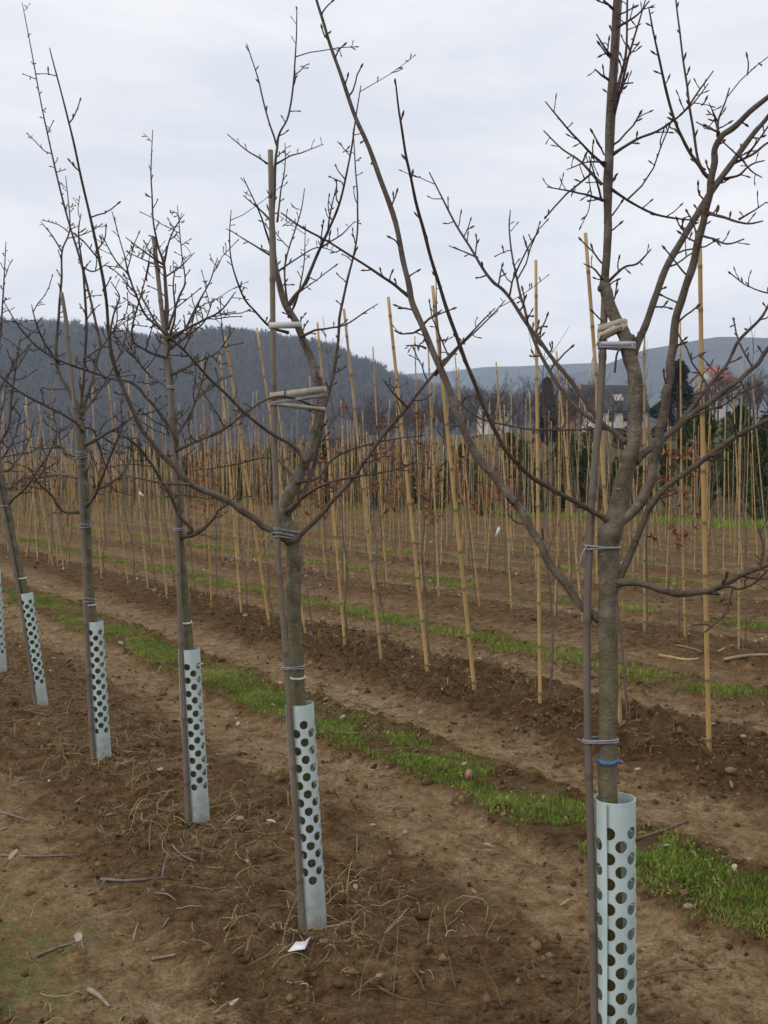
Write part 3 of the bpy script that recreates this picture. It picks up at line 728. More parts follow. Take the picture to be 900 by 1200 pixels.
# ------------------------------------------------------------------ the staked trees of the near row
def spur(m, P, d, L, rad, n=5, bud=True, r=random):
    k = 4; pts = [P - d * rad * 1.5]; dd = d.copy()
    for i in range(k):
        dd = dd + np.array([r.uniform(-.30, .30) for _ in range(3)]) + np.array((0, 0, .07)); dd /= np.linalg.norm(dd); pts.append(pts[-1] + dd * L / k)
    rr = [rad * 1.15, rad, rad * .9, rad * .85, rad * .8]
    if bud:
        pts += [pts[-1] + dd * .003, pts[-1] + dd * .007, pts[-1] + dd * .012]; rr += [rad * 1.35, rad * 1.25, rad * .15]
    m.tube(pts, rr, n, False); return pts, dd
def perp_dir(T, r, up=.25, fwd=.55):
    v = np.array([r.gauss(0, 1) for _ in range(3)]); v -= T * (v @ T); v /= np.linalg.norm(v) + 1e-9
    d = v + T * fwd + np.array((0, 0, up)); return d / np.linalg.norm(d)
def dress(m, P, rad, spacing, r, long_p=.12, short=(.012, .05), whip=False, start=.08, px_mm=1.0):
    """spurs, buds and side twigs along a curve"""
    seg = np.linalg.norm(np.diff(P, axis=0), axis=1); L = np.concatenate([[0], np.cumsum(seg)])
    s = L[-1] * start + r.uniform(0, spacing)
    while s < L[-1] * .99:
        i = min(len(P) - 2, int(np.searchsorted(L, s)) - 1); i = max(0, i); f = (s - L[i]) / (seg[i] + 1e-9)
        q = P[i] + (P[i + 1] - P[i]) * f; T = (P[i + 1] - P[i]) / (seg[i] + 1e-9); R0 = rad[i] + (rad[i + 1] - rad[i]) * f
        d = perp_dir(T, r, .15, .9 if whip else .45)
        if whip: spur(m, q + d * R0 * .6, d, r.uniform(.005, .011), min(.0016, R0 * .8) * px_mm, 4, True, r)
        elif r.random() < long_p:
            LL = r.uniform(.05, .19); pts, dd = spur(m, q + d * R0 * .5, d, LL, min(.0021, R0 * .7) * px_mm, 5, True, r)
            for j in range(int(LL / .035)):
                t = r.uniform(.15, .95) * 4; a = int(min(3, t)); w = pts[a] + (pts[a + 1] - pts[a]) * (t - a); TT = (pts[a + 1] - pts[a]); TT = TT / (np.linalg.norm(TT) + 1e-9)
                spur(m, w, perp_dir(TT, r, .1, .7), r.choice((.006, .008, .012, .03)), .0014 * px_mm, 4, True, r)
        else:
            LL = r.uniform(*short) * (1.7 if r.random() < .15 else 1); pts, dd = spur(m, q + d * R0 * .6, d, LL, min(.0019, max(.001, R0 * .6)) * px_mm, 5, True, r)
            if LL > .03 and r.random() < .7: spur(m, pts[2], perp_dir(dd, r), .010, .0017 * px_mm, 4, True, r)
        s += spacing * .93 * r.uniform(.35, 1.7)
class Tree:
    def __init__(s, label, foot, seed, px_mm=1.0, algae=1.0):
        b = on_soil(*foot); s.b = b; s.Y = b[1]; s.e = empty('young_orchard_tree', b); s.r = random.Random(seed)
        tag(s.e, label, 'tree', 'staked bare trees of the near row'); s.mm = px_mm; s.al = algae
    def curve(s, pts, dy, per=6, wob=.0015):
        pts = [(x, y, w * (.83 if w > 5 else .80)) for x, y, w in pts]
        n = len(pts); L = np.concatenate([[0], np.cumsum([math.dist(pts[i][:2], pts[i + 1][:2]) for i in range(n - 1)])]); L = L / L[-1]
        P = np.array([at(x, y, s.Y + dy[0] + (dy[1] - dy[0]) * t) for (x, y, w), t in zip(pts, L)])
        rad = np.array([w * (s.Y + dy[0] + (dy[1] - dy[0]) * t) / FPX / 2 for (x, y, w), t in zip(pts, L)])
        Q = catmull(np.hstack([P, rad[:, None]]), per); C3, rd = Q[:, :3].copy(), np.maximum(Q[:, 3], .0006)
        ph = [s.r.random() * 6 for _ in range(6)]; fr = [s.r.uniform(.35, 1.1) for _ in range(3)]; ix = np.arange(len(C3)); env = np.clip(np.minimum(ix, ix[::-1]) / 4, 0, 1)
        for a in range(3): C3[:, a] += np.sin(ix * fr[a] + ph[a]) * np.minimum(wob, rd * .16) * env
        rd = rd * (1 + .035 * np.sin(ix * 1.3 + ph[3]) + .03 * np.sin(ix * .47 + ph[4]))
        return C3, rd
    def limb(s, pts, dy=(0, 0), name='branch', parent=None, sides=8, sp=.05, long_p=.12, whip=False, start=.08, short=(.012, .05), knobs=()):
        P, rd = s.curve(pts, dy)
        if name != 'trunk': rd = rd * (1 + .42 * np.exp(-np.arange(len(rd)) / 3.2))
        m = MB(); m.tube(P, rd, sides)
        for kp in knobs:
            i = int(np.argmin([abs(to_px(p)[1] - kp[1]) + abs(to_px(p)[0] - kp[0]) for p in P])); d = np.array((kp[2], kp[3], 0.05)); d /= np.linalg.norm(d)
            c = P[i]; q = rd[i]; m.tube([c, c + d * q * .8, c + d * q * 1.25, c + d * q * 1.5], [q * .85, q * .8, q * .62, q * .2], 8)
        me = m.mesh(name, BARK, True, 'rad', s.b)
        z = np.vstack(m.V)[:, 2]; nv = len(z); co = np.vstack(m.V)
        al = np.clip(1.15 - z / 1.45, .08, .85) * s.al
        a_ = me.attributes.new('algae', 'FLOAT', 'POINT'); a_.data.foreach_set('value', al.astype(np.float32))
        o = link(name, me, s.e if parent is None else parent)
        if sp:
            t = MB(); dress(t, P, rd, sp, s.r, long_p, short, whip, start, s.mm)
            if t.n:
                tw = link('twigs' if not whip else 'buds', t.mesh('twigs', BARK, True, 'rad', s.b), o); tag(tw, kind='stuff')
        o['_c'] = 0; del o['_c']
        s.last = (P, rd); return o
    def tw(s, parent, pts, dy=(0, 0), sp=.035, long_p=.06, whip=False):
        return s.limb(pts, dy, 'twig', parent, 6, sp, long_p, whip, .1, (.006, .022))
def guard(label, foot, top, slit, Y, seed, rad=.0385):
    """perforated plastic sleeve, rolled with an overlapping edge; foot / top in px"""
    b = at(foot[0], foot[1], Y); b[2] = gz(b[0], b[1]) - .015; t = at(top[0], top[1], Y); d = t - b; L = np.linalg.norm(d)
    g = np.random.default_rng(seed)
    ncol, pitch, hr = 10, .051, .0128; cw = 2 * math.pi / ncol; V = []; Q = []; T = []; n = 0
    rows0 = .125; nrows = int((L - rows0 - .018) / pitch)
    span = ncol + .42
    def P(u, z):                                                   # u in columns
        a = slit + u * cw; rr = rad * (1 + .035 * (u / span - .5) + .012 * math.sin(a * 2 + seed)) * (1 + .03 * (1 - z / L) * math.sin(a + seed))
        flare = .0085 * max(0, (u - span + .7)) / .7 + .003 * max(0, .6 - u)
        rr += flare * (0.4 + .6 * math.sin(3 * z / L + seed) ** 2)
        return (math.cos(a) * rr, math.sin(a) * rr, z)
    def quad_band(u0, u1, z0, z1, nu, nz_):
        nonlocal n
        us = np.linspace(u0, u1, nu + 1); zs = np.linspace(z0, z1, nz_ + 1)
        for zz in zs:
            for uu in us: V.append(P(uu, zz))
        for j in range(nz_):
            for i in range(nu):
                a = n + j * (nu + 1) + i; Q.append((a, a + 1, a + nu + 2, a + nu + 1))
        n += (nu + 1) * (nz_ + 1)
    quad_band(0, span, 0, rows0, 44, 3)
    for c in range(ncol):
        off = (c % 2) * pitch / 2; z0 = rows0
        if off: quad_band(c, c + 1, z0, z0 + off, 4, 1)
        nr = nrows - (1 if off else 0)
        for k in range(nr):
            zb = z0 + off + k * pitch; zc = zb + pitch / 2; uc = c + .5; m = 16
            ang = np.arange(m) / m * 2 * math.pi + math.pi / 16 * 0
            hu = hr / rad / cw
            for q in ang:                                          # outer square ring
                cx, sx = math.cos(q), math.sin(q); mxx = max(abs(cx), abs(sx)); V.append(P(uc + .5 * cx / mxx, zc + pitch / 2 * sx / mxx))
            for q in ang:
                V.append(P(uc + .5 * (hu * 1.25) * math.cos(q) / .5 * .5 * 1.0 if False else uc + hu * 1.12 * math.cos(q), zc + hr * 1.12 * math.sin(q)))
            for q in ang: V.append(P(uc + hu * math.cos(q), zc + hr * math.sin(q)))
            for rr_ in range(2):
                for i in range(m):
                    j = (i + 1) % m; a = n + rr_ * m; Q.append((a + i, a + j, a + m + j, a + m + i))
            n += 3 * m
        quad_band(c, c + 1, z0 + off + nr * pitch, L, 4, 1)
    quad_band(ncol, span, rows0, L, 3, 12)
    low = [v[2] for v in V]
    me = np_mesh('tree_guard', V, np.array(Q), GUARD, True, {'low': low})
    o = link('tree_guard', me, None, b)
    q = Vector((0, 0, 1)).rotation_difference(Vector([float(v) for v in d])); o.rotation_mode = 'QUATERNION'; o.rotation_quaternion = q
    sm = o.modifiers.new('thickness', 'SOLIDIFY'); sm.thickness = .0016; sm.offset = 0
    es = o.modifiers.new('crisp', 'EDGE_SPLIT'); es.split_angle = R(40)
    return tag(o, label, 'tree guard', 'perforated guards round the near trunks')
def stake(label, pts, Y, dy, wpx, seed):
    n = len(pts); f = np.linspace(0, 1, n)
    P = np.array([at(x, y, Y + np.interp(t, (0, .5, 1), dy)) for (x, y), t in zip(pts, f)]); P[0, 2] = gz(P[0, 0], P[0, 1]) - .1
    Q = catmull(P, 10); L = np.concatenate([[0], np.cumsum(np.linalg.norm(np.diff(Q, axis=0), axis=1))]); r = random.Random(seed)
    rad = wpx * Y / FPX / 2; ts = list(np.arange(0, L[-1], .09)) + [L[-1]]; nodes = []; z = .25
    while z < L[-1] - .1: nodes.append(z); z += r.uniform(.22, .34)
    ts = sorted(ts + [q for z in nodes for q in (z - .010, z - .003, z + .004, z + .011)])
    C3 = np.stack([np.interp(ts, L, Q[:, i]) for i in range(3)], -1); rr = []; nd = []
    for t in ts:
        k = any(abs(t - z) < .006 for z in nodes); rr.append(rad * (1 - .18 * t / L[-1]) * (1.13 if k else 1)); nd.append(.7 if k else 0)
    m = MB(); m.tube(C3 - P[0], rr, 10); me = m.mesh('tree_stake', STAKE, True)
    A = np.zeros(len(me.vertices)); A[:len(ts) * 10] = np.repeat(nd, 10)
    a_ = me.attributes.new('node', 'FLOAT', 'POINT'); a_.data.foreach_set('value', A.astype(np.float32))
    o = link('tree_stake', me, None, P[0]); tag(o, label, 'stake', 'grey canes tied to the near trees')
    return C3, np.array(rr)
def hit(curve, py):
    P, rd = curve; y = np.array([to_px(p)[1] for p in P]); i = int(np.argmin(np.abs(y - py)))
    best = None
    for j in range(len(y) - 1):
        if (y[j] - py) * (y[j + 1] - py) <= 0:
            f = (py - y[j]) / (y[j + 1] - y[j] + 1e-9); best = (P[j] + (P[j + 1] - P[j]) * f, rd[j] + (rd[j + 1] - rd[j]) * f); break
    return best if best else (P[i].copy(), rd[i])
def tie(label, c1, py1, c2, py2, w, mat, name='tie', turns=1, gap=.004, tail=None, thick=.0018, cord=False):
    """a band looped round stake (c1) and trunk (c2)"""
    A, ra = hit(c1, py1); B, rb = hit(c2, py2); m = MB(); ra += .0015; rb += .0015
    ax = B - A; ax2 = ax[:2] / (np.linalg.norm(ax[:2]) + 1e-9); base = math.atan2(ax2[1], ax2[0]); D = np.linalg.norm(ax[:2])
    phi = math.acos(max(-1, min(1, (ra - rb) / max(D, 1e-4)))) if D > abs(ra - rb) else math.pi / 2
    loop = []
    for a in np.linspace(base + phi, base + 2 * math.pi - phi, 14): loop.append(A + ra * np.array((math.cos(a), math.sin(a), 0)))
    for a in np.linspace(base - phi, base + phi, 14): loop.append(B + rb * np.array((math.cos(a), math.sin(a), 0)))
    loop = np.array(loop); cz = (A[2] + B[2]) / 2
    for k in range(turns):
        sh = (k - (turns - 1) / 2) * gap; jr = random.Random(k + int(py1)); ends = np.r_[np.full(14, jr.uniform(-1, 1)), np.full(14, jr.uniform(-1, 1))] * (w * .45 if not cord else w)
        lp = loop + np.stack([0 * ends, 0 * ends, sh + ends], -1) + np.random.default_rng(k).normal(0, .0006, loop.shape)
        lp = np.vstack([lp, lp[:1]])
        if cord: m.tube(lp, w / 2, 5, False)
        else:
            out = lp - np.array([(A + B)[0] / 2, (A + B)[1] / 2, 0]); out[:, 2] = 0; out /= np.linalg.norm(out, axis=1)[:, None] + 1e-9
            hh = np.array((0, 0, w / 2)); ring = [lp - hh, lp + hh, lp + hh + out * thick, lp - hh + out * thick]; V = np.stack(ring, 1).reshape(-1, 3)
            i = np.arange(len(lp) - 1)[:, None] * 4; q = np.array([[0, 1, 5, 4], [1, 2, 6, 5], [2, 3, 7, 6], [3, 0, 4, 7]])
            m.add(V, (i[:, None, :] + q[None]).reshape(-1, 4))
    if tail:
        for (sx, sz, ln) in tail:
            s0 = A + np.array((-ra * .8 * (1 if sx < 0 else -1), -ra * .9, 0)); pts = [s0, s0 + np.array((sx * .5, -.004, sz * .35)) * ln, s0 + np.array((sx, -.004, sz)) * ln]
            m.tube(catmull(pts, 4), w / 2 * .8 if cord else w * .32, 5, True, 1 if cord else .3)
    me = m.mesh(name, mat, False, 'rad', A); o = link(name, me, None, A); return tag(o, label, 'tie')
def band(label, c, py, w, mat, name='trunk_band'):
    B, rb = hit(c, py); m = MB(); a = np.linspace(0, 6.2832, 25)
    V = []
    for rr, zz in ((rb * 1.02, -w / 2), (rb * 1.02, w / 2), (rb * 1.02 + .0022, w / 2), (rb * 1.02 + .0022, -w / 2)): V.append(np.stack([np.cos(a) * rr, np.sin(a) * rr, zz + .003 * np.sin(a)], -1))
    V = np.stack(V, 1).reshape(-1, 3); i = np.arange(24)[:, None] * 4; q = np.array([[0, 1, 5, 4], [1, 2, 6, 5], [2, 3, 7, 6], [3, 0, 4, 7]])
    m.add(V, (i[:, None, :] + q[None]).reshape(-1, 4))
    e = np.array((rb * .9, -rb * .75, 0)); m.tube([e, e + (.008, -.004, .002), e + (.016, -.003, -.003)], [w * .35, w * .3, w * .1], 5, True, .4)
    o = link(name, m.mesh(name, mat, False, 'rad'), None, B); return tag(o, label, 'band')

# ---- tree 1 (right, nearest)
t1 = Tree('nearest bare tree at right, forked trunk with long limbs reaching the top of the picture', (722, 1308), 101)
tr1 = t1.limb([(722, 1312, 32), (719, 1150, 29), (714, 960, 28), (712, 860, 27.5), (713, 760, 27), (713, 690, 28), (713, 650, 29), (717, 618, 33), (726, 590, 27), (736, 543, 23), (743, 509, 21.5), (745, 475, 21), (742, 433, 20.5), (736, 410, 19), (728, 386, 18.5), (714, 355, 16), (709, 338, 17), (710, 318, 11), (712, 264, 11), (712, 210, 11), (713, 181, 11.5), (716, 120, 11), (719, 60, 10), (723, 0, 9), (728, -90, 6.5), (731, -180, 4), (733, -260, 2)],
              (0, 0), 'trunk', None, 16, .055, .03, start=.56, knobs=[(707, 338, -1, -.3), (736, 398, 1, -.25)])
T1 = t1.last
A = t1.limb([(719, 612, 22), (741, 599, 16), (758, 575, 14.5), (768, 539, 13.5), (775, 497, 13), (783, 452, 12.5), (787, 418, 12), (794, 366, 11.5), (809, 321, 11), (821, 272, 10.5), (830, 234, 10.5), (836, 196, 9.8), (841, 166, 9), (862, 147, 8), (900, 113, 7), (960, 66, 5), (1020, 10, 3)], (0, -.18), sp=.05, long_p=.10, sides=10, start=.25)
t1.tw(A, [(834, 212, 5), (821, 197, 5), (806, 174, 4.6), (790, 140, 4.2), (779, 98, 3.8), (768, 49, 3), (760, 8, 2)], (-.1, -.2), .035, 0, True)
t1.tw(A, [(826, 200, 4), (819, 190, 4), (811, 144, 3.8), (804, 94, 3.4), (796, 34, 2.8), (790, -20, 2)], (-.1, -.05), .035, 0, True)
t1.tw(A, [(828, 249, 5), (845, 254, 4.5), (865, 260, 3.6), (880, 262, 3), (894, 259, 2)], (-.1, -.2), .03)
t1.tw(A, [(866, 257, 2.6), (880, 249, 2.2), (898, 237, 1.6)], (-.14, -.2), .03)
t1.tw(A, [(822, 276, 3.5), (836, 280, 3.2), (853, 286, 2.8), (872, 280, 2)], (-.1, -.16), .022)
t1.tw(A, [(841, 160, 3.5), (842, 140, 3), (849, 122, 2.5), (855, 103, 1.8)], (-.12, -.1), .03)
t1.tw(A, [(843, 155, 2.6), (830, 150, 2.2), (816, 143, 1.6)], (-.12, -.2), .03)
t1.tw(A, [(840, 141, 2.2), (835, 130, 2), (831, 121, 1.4)], (-.12, -.2), .03)
Bb = t1.limb([(738, 424, 12), (747, 404, 10.5), (756, 382, 10), (768, 348, 10), (783, 310, 9.5), (802, 276, 9.5), (821, 246, 9.5), (842, 212, 9), (862, 185, 8), (885, 155, 7), (900, 136, 6), (950, 70, 4), (985, 20, 2.5)], (.0, .14), sp=.055, long_p=.12, sides=9, start=.12)
t1.tw(Bb, [(858, 192, 4), (880, 182, 3.6), (905, 165, 3), (940, 160, 2)], (.08, .16), .03)
t1.tw(Bb, [(848, 210, 3.4), (866, 205, 3), (880, 193, 2.6), (896, 188, 1.8)], (.08, 0), .03)
t1.tw(Bb, [(868, 184, 2.6), (880, 200, 2.2), (893, 208, 1.6)], (.08, 0), .03)
Cc = t1.limb([(713, 733, 13), (700, 724, 12), (685, 713, 12), (658, 679, 12), (636, 645, 12), (620, 614, 11.5), (598, 582, 11), (573, 552, 11.5), (554, 526, 10.5), (538, 490, 10), (520, 441, 9.4), (501, 397, 9), (484, 356, 8.6), (476, 321, 8), (463, 261, 7.4), (440, 193, 6.8), (418, 140, 6), (395, 76, 5), (380, 30, 4.4), (370, -4, 3.6), (358, -50, 2)], (.0, .30), sp=.075, long_p=.0, sides=9, start=.12, short=(.012, .045))
t1.tw(Cc, [(479, 347, 4.5), (458, 331, 4), (433, 314, 3.6), (391, 287, 3.2), (353, 266, 2.8), (329, 249, 2)], (.19, .08), .035, .03)
t1.tw(Cc, [(494, 385, 3), (484, 390, 3), (470, 391, 2.6), (462, 387, 2)], (.18, .12), .02)
t1.tw(Cc, [(499, 408, 3), (490, 405, 2.6), (476, 405, 2)], (.17, .2), .02)
t1.tw(Cc, [(497, 379, 3), (505, 372, 2.6), (518, 363, 1.8)], (.18, .24), .02)
D_ = t1.limb([(722, 617, 10), (703, 604, 8), (688, 596, 7.4), (654, 577, 7.2), (628, 562, 7), (602, 539, 6.6), (580, 505, 6.2), (557, 452, 6), (540, 408, 5.6), (520, 351, 5.2), (504, 298, 5), (489, 242, 4.6), (478, 193, 4), (469, 140, 3.2), (463, 92, 2.2)], (-.004, -.42), sp=.045, long_p=.0, whip=True, sides=8)
E_ = t1.limb([(734, 518, 8), (720, 506, 6.6), (707, 497, 6.4), (692, 478, 6.2), (670, 448, 6), (643, 414, 5.8), (617, 378, 5.4), (590, 340, 5), (576, 329, 4.6), (554, 295, 3.6), (531, 257, 3), (503, 202, 1.8)], (0, .25), sp=.028, long_p=.08, sides=8, start=.3)
t1.tw(E_, [(560, 302, 2.6), (546, 296, 2.2), (526, 288, 1.6)], (.2, .24), .03)
t1.limb([(735, 508, 7), (712, 502, 6), (688, 488, 6), (662, 462, 5.6), (639, 426, 5.2), (622, 390, 4.6), (614, 360, 4), (605, 325, 3.2), (597, 275, 2.4), (598, 246, 1.6)], (.01, .38), sp=.035, long_p=.18, sides=7, start=.3)
t1.tw(tr1, [(738, 505, 5), (722, 503, 4.6), (685, 503, 4), (636, 504, 3.8), (598, 499, 3.4), (560, 489, 3), (536, 469, 2)], (0, .30), .05, .1)
F_ = t1.limb([(744, 540, 12), (755, 531, 10), (772, 519, 9.5), (802, 493, 9), (832, 471, 8), (862, 448, 7), (885, 429, 6.6), (902, 406, 6), (935, 362, 4.5), (960, 320, 3)], (.0, .12), sp=.04, long_p=.2, sides=8, start=.2)
t1.tw(F_, [(796, 497, 6.5), (810, 478, 6), (832, 451, 5.6), (851, 428, 5), (866, 399, 4.6), (889, 376, 4.2), (904, 352, 3.8), (930, 310, 2)], (.03, .26), .035, .2)
G_ = t1.limb([(715, 694, 12), (727, 677, 10), (738, 652, 9.6), (749, 622, 9.2), (764, 592, 9), (787, 565, 8.6), (824, 539, 8), (862, 512, 7.2), (902, 490, 6.4), (950, 462, 4.5), (1000, 420, 2.5)], (0, -.10), sp=.045, long_p=.2, sides=9, start=.3)
t1.tw(G_, [(832, 535, 3), (850, 525, 3), (872, 500, 2.6), (880, 470, 2.2), (872, 455, 1.6)], (-.06, -.05), .03, .1)
H_ = t1.limb([(712, 686, 14), (724, 683, 12), (749, 684, 10), (779, 692, 9.4), (800, 696, 9.2), (822, 694, 8.6), (840, 689, 8), (870, 674, 7), (902, 661, 6), (950, 640, 4), (990, 610, 2.4)], (-.002, -.22), sp=.03, long_p=.42, sides=9, start=.35)
t1.tw(H_, [(838, 690, 5), (852, 687, 4.4), (868, 690, 3.8), (885, 682, 3.2), (900, 668, 2.4)], (-.13, -.24), .025, .3)
for pts, dy in (([(718, 181, 4), (745, 164, 3.6), (775, 151, 3.2), (802, 130, 2.8), (820, 105, 2.4), (836, 83, 1.6)], (0, -.12)), ([(797, 135, 2.4), (815, 118, 2), (830, 98, 1.5)], (-.08, -.14)),
                ([(709, 195, 3.6), (685, 172, 3.2), (662, 147, 2.6), (639, 119, 1.7)], (0, -.12)), ([(705, 216, 3.8), (681, 190, 3.2), (658, 174, 2.6), (637, 153, 1.7)], (0, .1)),
                ([(707, 235, 3.4), (690, 229, 3), (673, 225, 2.6), (641, 219, 1.6)], (0, -.1)), ([(714, 220, 3.6), (741, 238, 3.4), (768, 251, 3.2), (800, 257, 2.6), (819, 258, 1.8)], (0, .06)),
                ([(712, 331, 3.6), (730, 314, 3.2), (745, 310, 3), (753, 303, 2.6), (763, 292, 1.8)], (0, -.08)), ([(718, 130, 5), (726, 95, 4.2), (734, 57, 3.4), (735, 0, 2.6), (736, -60, 1.5)], (0, -.06)),
                ([(715, 150, 5), (724, 118, 4.4), (737, 65, 3.4), (746, 35, 2.8), (757, -2, 1.8)], (0, .08)), ([(723, 32, 3.4), (745, 19, 2.6), (761, 1, 1.8)], (0, -.08)),
                ([(705, 235, 3), (700, 215, 2.6), (690, 183, 1.6)], (0, -.1)), ([(716, 66, 3.4), (708, 55, 3), (699, 40, 2)], (0, -.05)), ([(708, 330, 3), (697, 316, 2.4), (684, 309, 1.6)], (0, -.05)),
                ([(718, 10, 3.6), (711, 4, 3), (704, -4, 2)], (0, -.05)), ([(714, 94, 3.2), (705, 88, 2.8), (697, 81, 2)], (0, -.04)), ([(718, 97, 3), (730, 98, 2.6), (742, 97, 1.8)], (0, -.04)),
                ([(709, 190, 2.6), (688, 190, 2.2), (664, 199, 1.6)], (0, -.14))):
    t1.tw(tr1, pts, dy, .028, .06)
S1 = stake('grey cane tied to the nearest tree at right', [(701, 1312), (697, 1200), (693, 1008), (689, 867), (688, 720), (694, 580), (703, 483), (706, 420), (709, 340), (713, 240), (718, 120), (724, 20), (728, -60)], t1.Y, (-.012, .0, .03), 9.6, 1)
g1 = guard('large pale perforated guard round the nearest trunk at right, cut off by the picture edge', (722, 1308), (721, 935), R(-139), t1.Y, 1, .0400)

# ---- tree 2
t2 = Tree('second tree from the right, bent leader strapped to its cane with a broad pale band', (367, 1080), 202, 1.05)
tr2 = t2.limb([(368, 1082, 24), (361, 950, 22), (350, 830, 21), (345, 720, 20.5), (344, 660, 20.5), (342, 632, 22), (336, 612, 20), (334, 596, 18.5), (340, 578, 17.5), (350, 556, 16.5), (360, 535, 15), (367, 514, 14), (373, 490, 13), (377, 464, 12.5), (371, 442, 12), (363, 417, 11), (350, 385, 10), (336, 359, 9.4), (326, 329, 8.4), (321, 295, 7), (320, 264, 6), (321, 227, 5), (323, 189, 4), (325, 170, 3.6), (328, 155, 3), (338, 136, 2.8), (344, 95, 2.5), (347, 50, 2), (348, 8, 1.3)], (0, .04), 'trunk', None, 12, .05, .10, start=.52)
T2 = t2.last
t2.tw(tr2, [(325, 172, 3), (321, 160, 2.8), (312, 132, 2.5), (302, 91, 2.1), (289, 51, 1.4)], (.04, .06), .04, 0, True)
t2.limb([(335, 362, 6), (345, 348, 5.2), (357, 332, 5), (372, 298, 4.6), (384, 272, 4), (399, 234, 3.4), (410, 185, 2.8), (416, 144, 2.3), (423, 100, 1.4)], (.03, -.15), sp=.045, long_p=.2, sides=7)
t2.limb([(336, 602, 9), (352, 584, 7), (364, 558, 6.4), (372, 528, 6), (380, 480, 5.6), (388, 450, 5.2), (395, 412, 4.6), (399, 366, 4), (410, 317, 3.4), (418, 280, 2.8), (419, 234, 2.4), (416, 189, 2), (414, 151, 1.3)], (.0, .3), sp=.05, long_p=.14, sides=7, start=.15)
D2 = t2.limb([(342, 634, 10), (350, 629, 7.6), (368, 611, 7.2), (399, 577, 6.6), (421, 550, 6.2), (444, 516, 5.6), (470, 486, 5), (497, 452, 4.4), (520, 424, 3.6), (554, 388, 2.6), (580, 361, 1.6)], (0, -.1), sp=.05, long_p=.18, sides=8, start=.15)
t2.tw(D2, [(510, 440, 3), (541, 404, 2.8), (570, 376, 2.2), (592, 352, 1.4)], (-.07, .06), .05)
t2.tw(D2, [(478, 478, 2.6), (462, 462, 2.4), (449, 445, 1.6)], (-.06, -.2), .04)
t2.tw(D2, [(512, 436, 3), (516, 410, 2.6), (512, 370, 2.2), (511, 330, 1.4)], (-.07, .1), .04)
t2.limb([(336, 600, 7), (352, 585, 5.4), (366, 575, 5), (384, 566, 4.2), (408, 560, 3.6), (440, 555, 3), (470, 548, 2.4), (490, 540, 1.5)], (0, -.35), sp=.06, long_p=.15, sides=7)
t2.limb([(346, 565, 6), (372, 560, 4), (390, 538, 3.6), (420, 524, 3), (460, 515, 2.4), (498, 510, 1.5)], (0, .35), sp=.06, long_p=.15, sides=6)
F2 = t2.limb([(340, 634, 11), (316, 621, 9), (300, 610, 9.5), (284, 598, 9.6), (256, 581, 9), (227, 570, 8.4), (203, 546, 7.6), (176, 517, 7), (157, 485, 6.4), (144, 453, 6), (133, 425, 5.6), (127, 385, 5), (122, 332, 4.6), (105, 252, 4), (91, 189, 3.4), (80, 140, 2.8), (66, 87, 2.2), (58, 56, 1.4)], (0, -.45), sp=.075, long_p=.10, sides=8, start=.12)
t2.tw(F2, [(226, 568, 4), (190, 566, 3.4), (160, 560, 2.6), (140, 556, 1.6)], (-.15, -.1), .05, .1)
t2.tw(F2, [(128, 395, 3), (134, 365, 2.6), (140, 348, 2.2), (130, 330, 1.4)], (-.33, -.3), .04, .1)
G2 = t2.limb([(358, 540, 8), (345, 524, 5.6), (323, 511, 5), (289, 486, 4.6), (263, 460, 4.2), (240, 438, 4), (221, 416, 3.8), (192, 389, 3.6), (171, 370, 3.2), (158, 342, 3), (150, 322, 2.6), (134, 303, 2), (119, 274, 1.3)], (0, -.4), sp=.04, long_p=.12, sides=7, start=.25)
t2.tw(G2, [(151, 324, 2.4), (146, 300, 2), (143, 290, 1.8), (131, 247, 1.2)], (-.37, -.42), .05)
t2.tw(G2, [(160, 345, 2.4), (150, 334, 2), (140, 322, 1.8), (126, 311, 1.2)], (-.36, -.3), .04)
for pts, dy in (([(320, 300, 3.4), (313, 275, 3), (304, 249, 2.6), (285, 208, 1.5)], (.03, -.1)), ([(320, 262, 3), (306, 247, 2.4), (285, 229, 1.5)], (.03, .1)), ([(320, 301, 3), (297, 287, 2.6), (270, 270, 1.5)], (.03, .05)),
                ([(338, 390, 4), (317, 383, 3.4), (297, 363, 3), (284, 345, 2.8), (272, 310, 2.2), (269, 275, 1.8), (271, 246, 1.2)], (.02, -.25)), ([(322, 197, 2.6), (305, 186, 2.2), (289, 176, 1.8), (266, 157, 1.2)], (.04, -.06)),
                ([(324, 192, 2.6), (340, 183, 2.2), (353, 179, 1.8), (379, 169, 1.2)], (.04, .1)), ([(352, 395, 4), (370, 387, 3.2), (384, 385, 2.8), (406, 380, 2.4), (424, 368, 2), (443, 356, 1.3)], (.02, -.1)),
                ([(325, 260, 2.6), (329, 225, 2.2), (334, 195, 1.8), (334, 167, 1.2)], (.04, .12)), ([(372, 478, 3.6), (340, 466, 3), (312, 468, 2.8), (278, 492, 2.4), (240, 514, 1.8), (222, 522, 1.2)], (.02, -.2)),
                ([(345, 560, 4), (318, 536, 2.8), (269, 546, 2.2), (222, 552, 1.4)], (.02, .3)), ([(338, 365, 3.4), (334, 330, 2.8), (336, 300, 2.4), (352, 250, 1.8), (357, 221, 1.2)], (.02, .15)),
                ([(338, 372, 3), (348, 350, 2.6), (356, 310, 2), (358, 263, 1.2)], (.03, .2)), ([(384, 273, 2.6), (387, 250, 2.2), (395, 215, 1.4)], (-.07, -.1)), ([(376, 290, 2.4), (400, 275, 2), (416, 259, 1.2)], (-.05, .0)),
                ([(323, 320, 3), (345, 305, 2.4), (372, 290, 1.8), (395, 296, 1.2)], (.03, .1))):
    t2.tw(tr2, pts, dy, .035, .08)
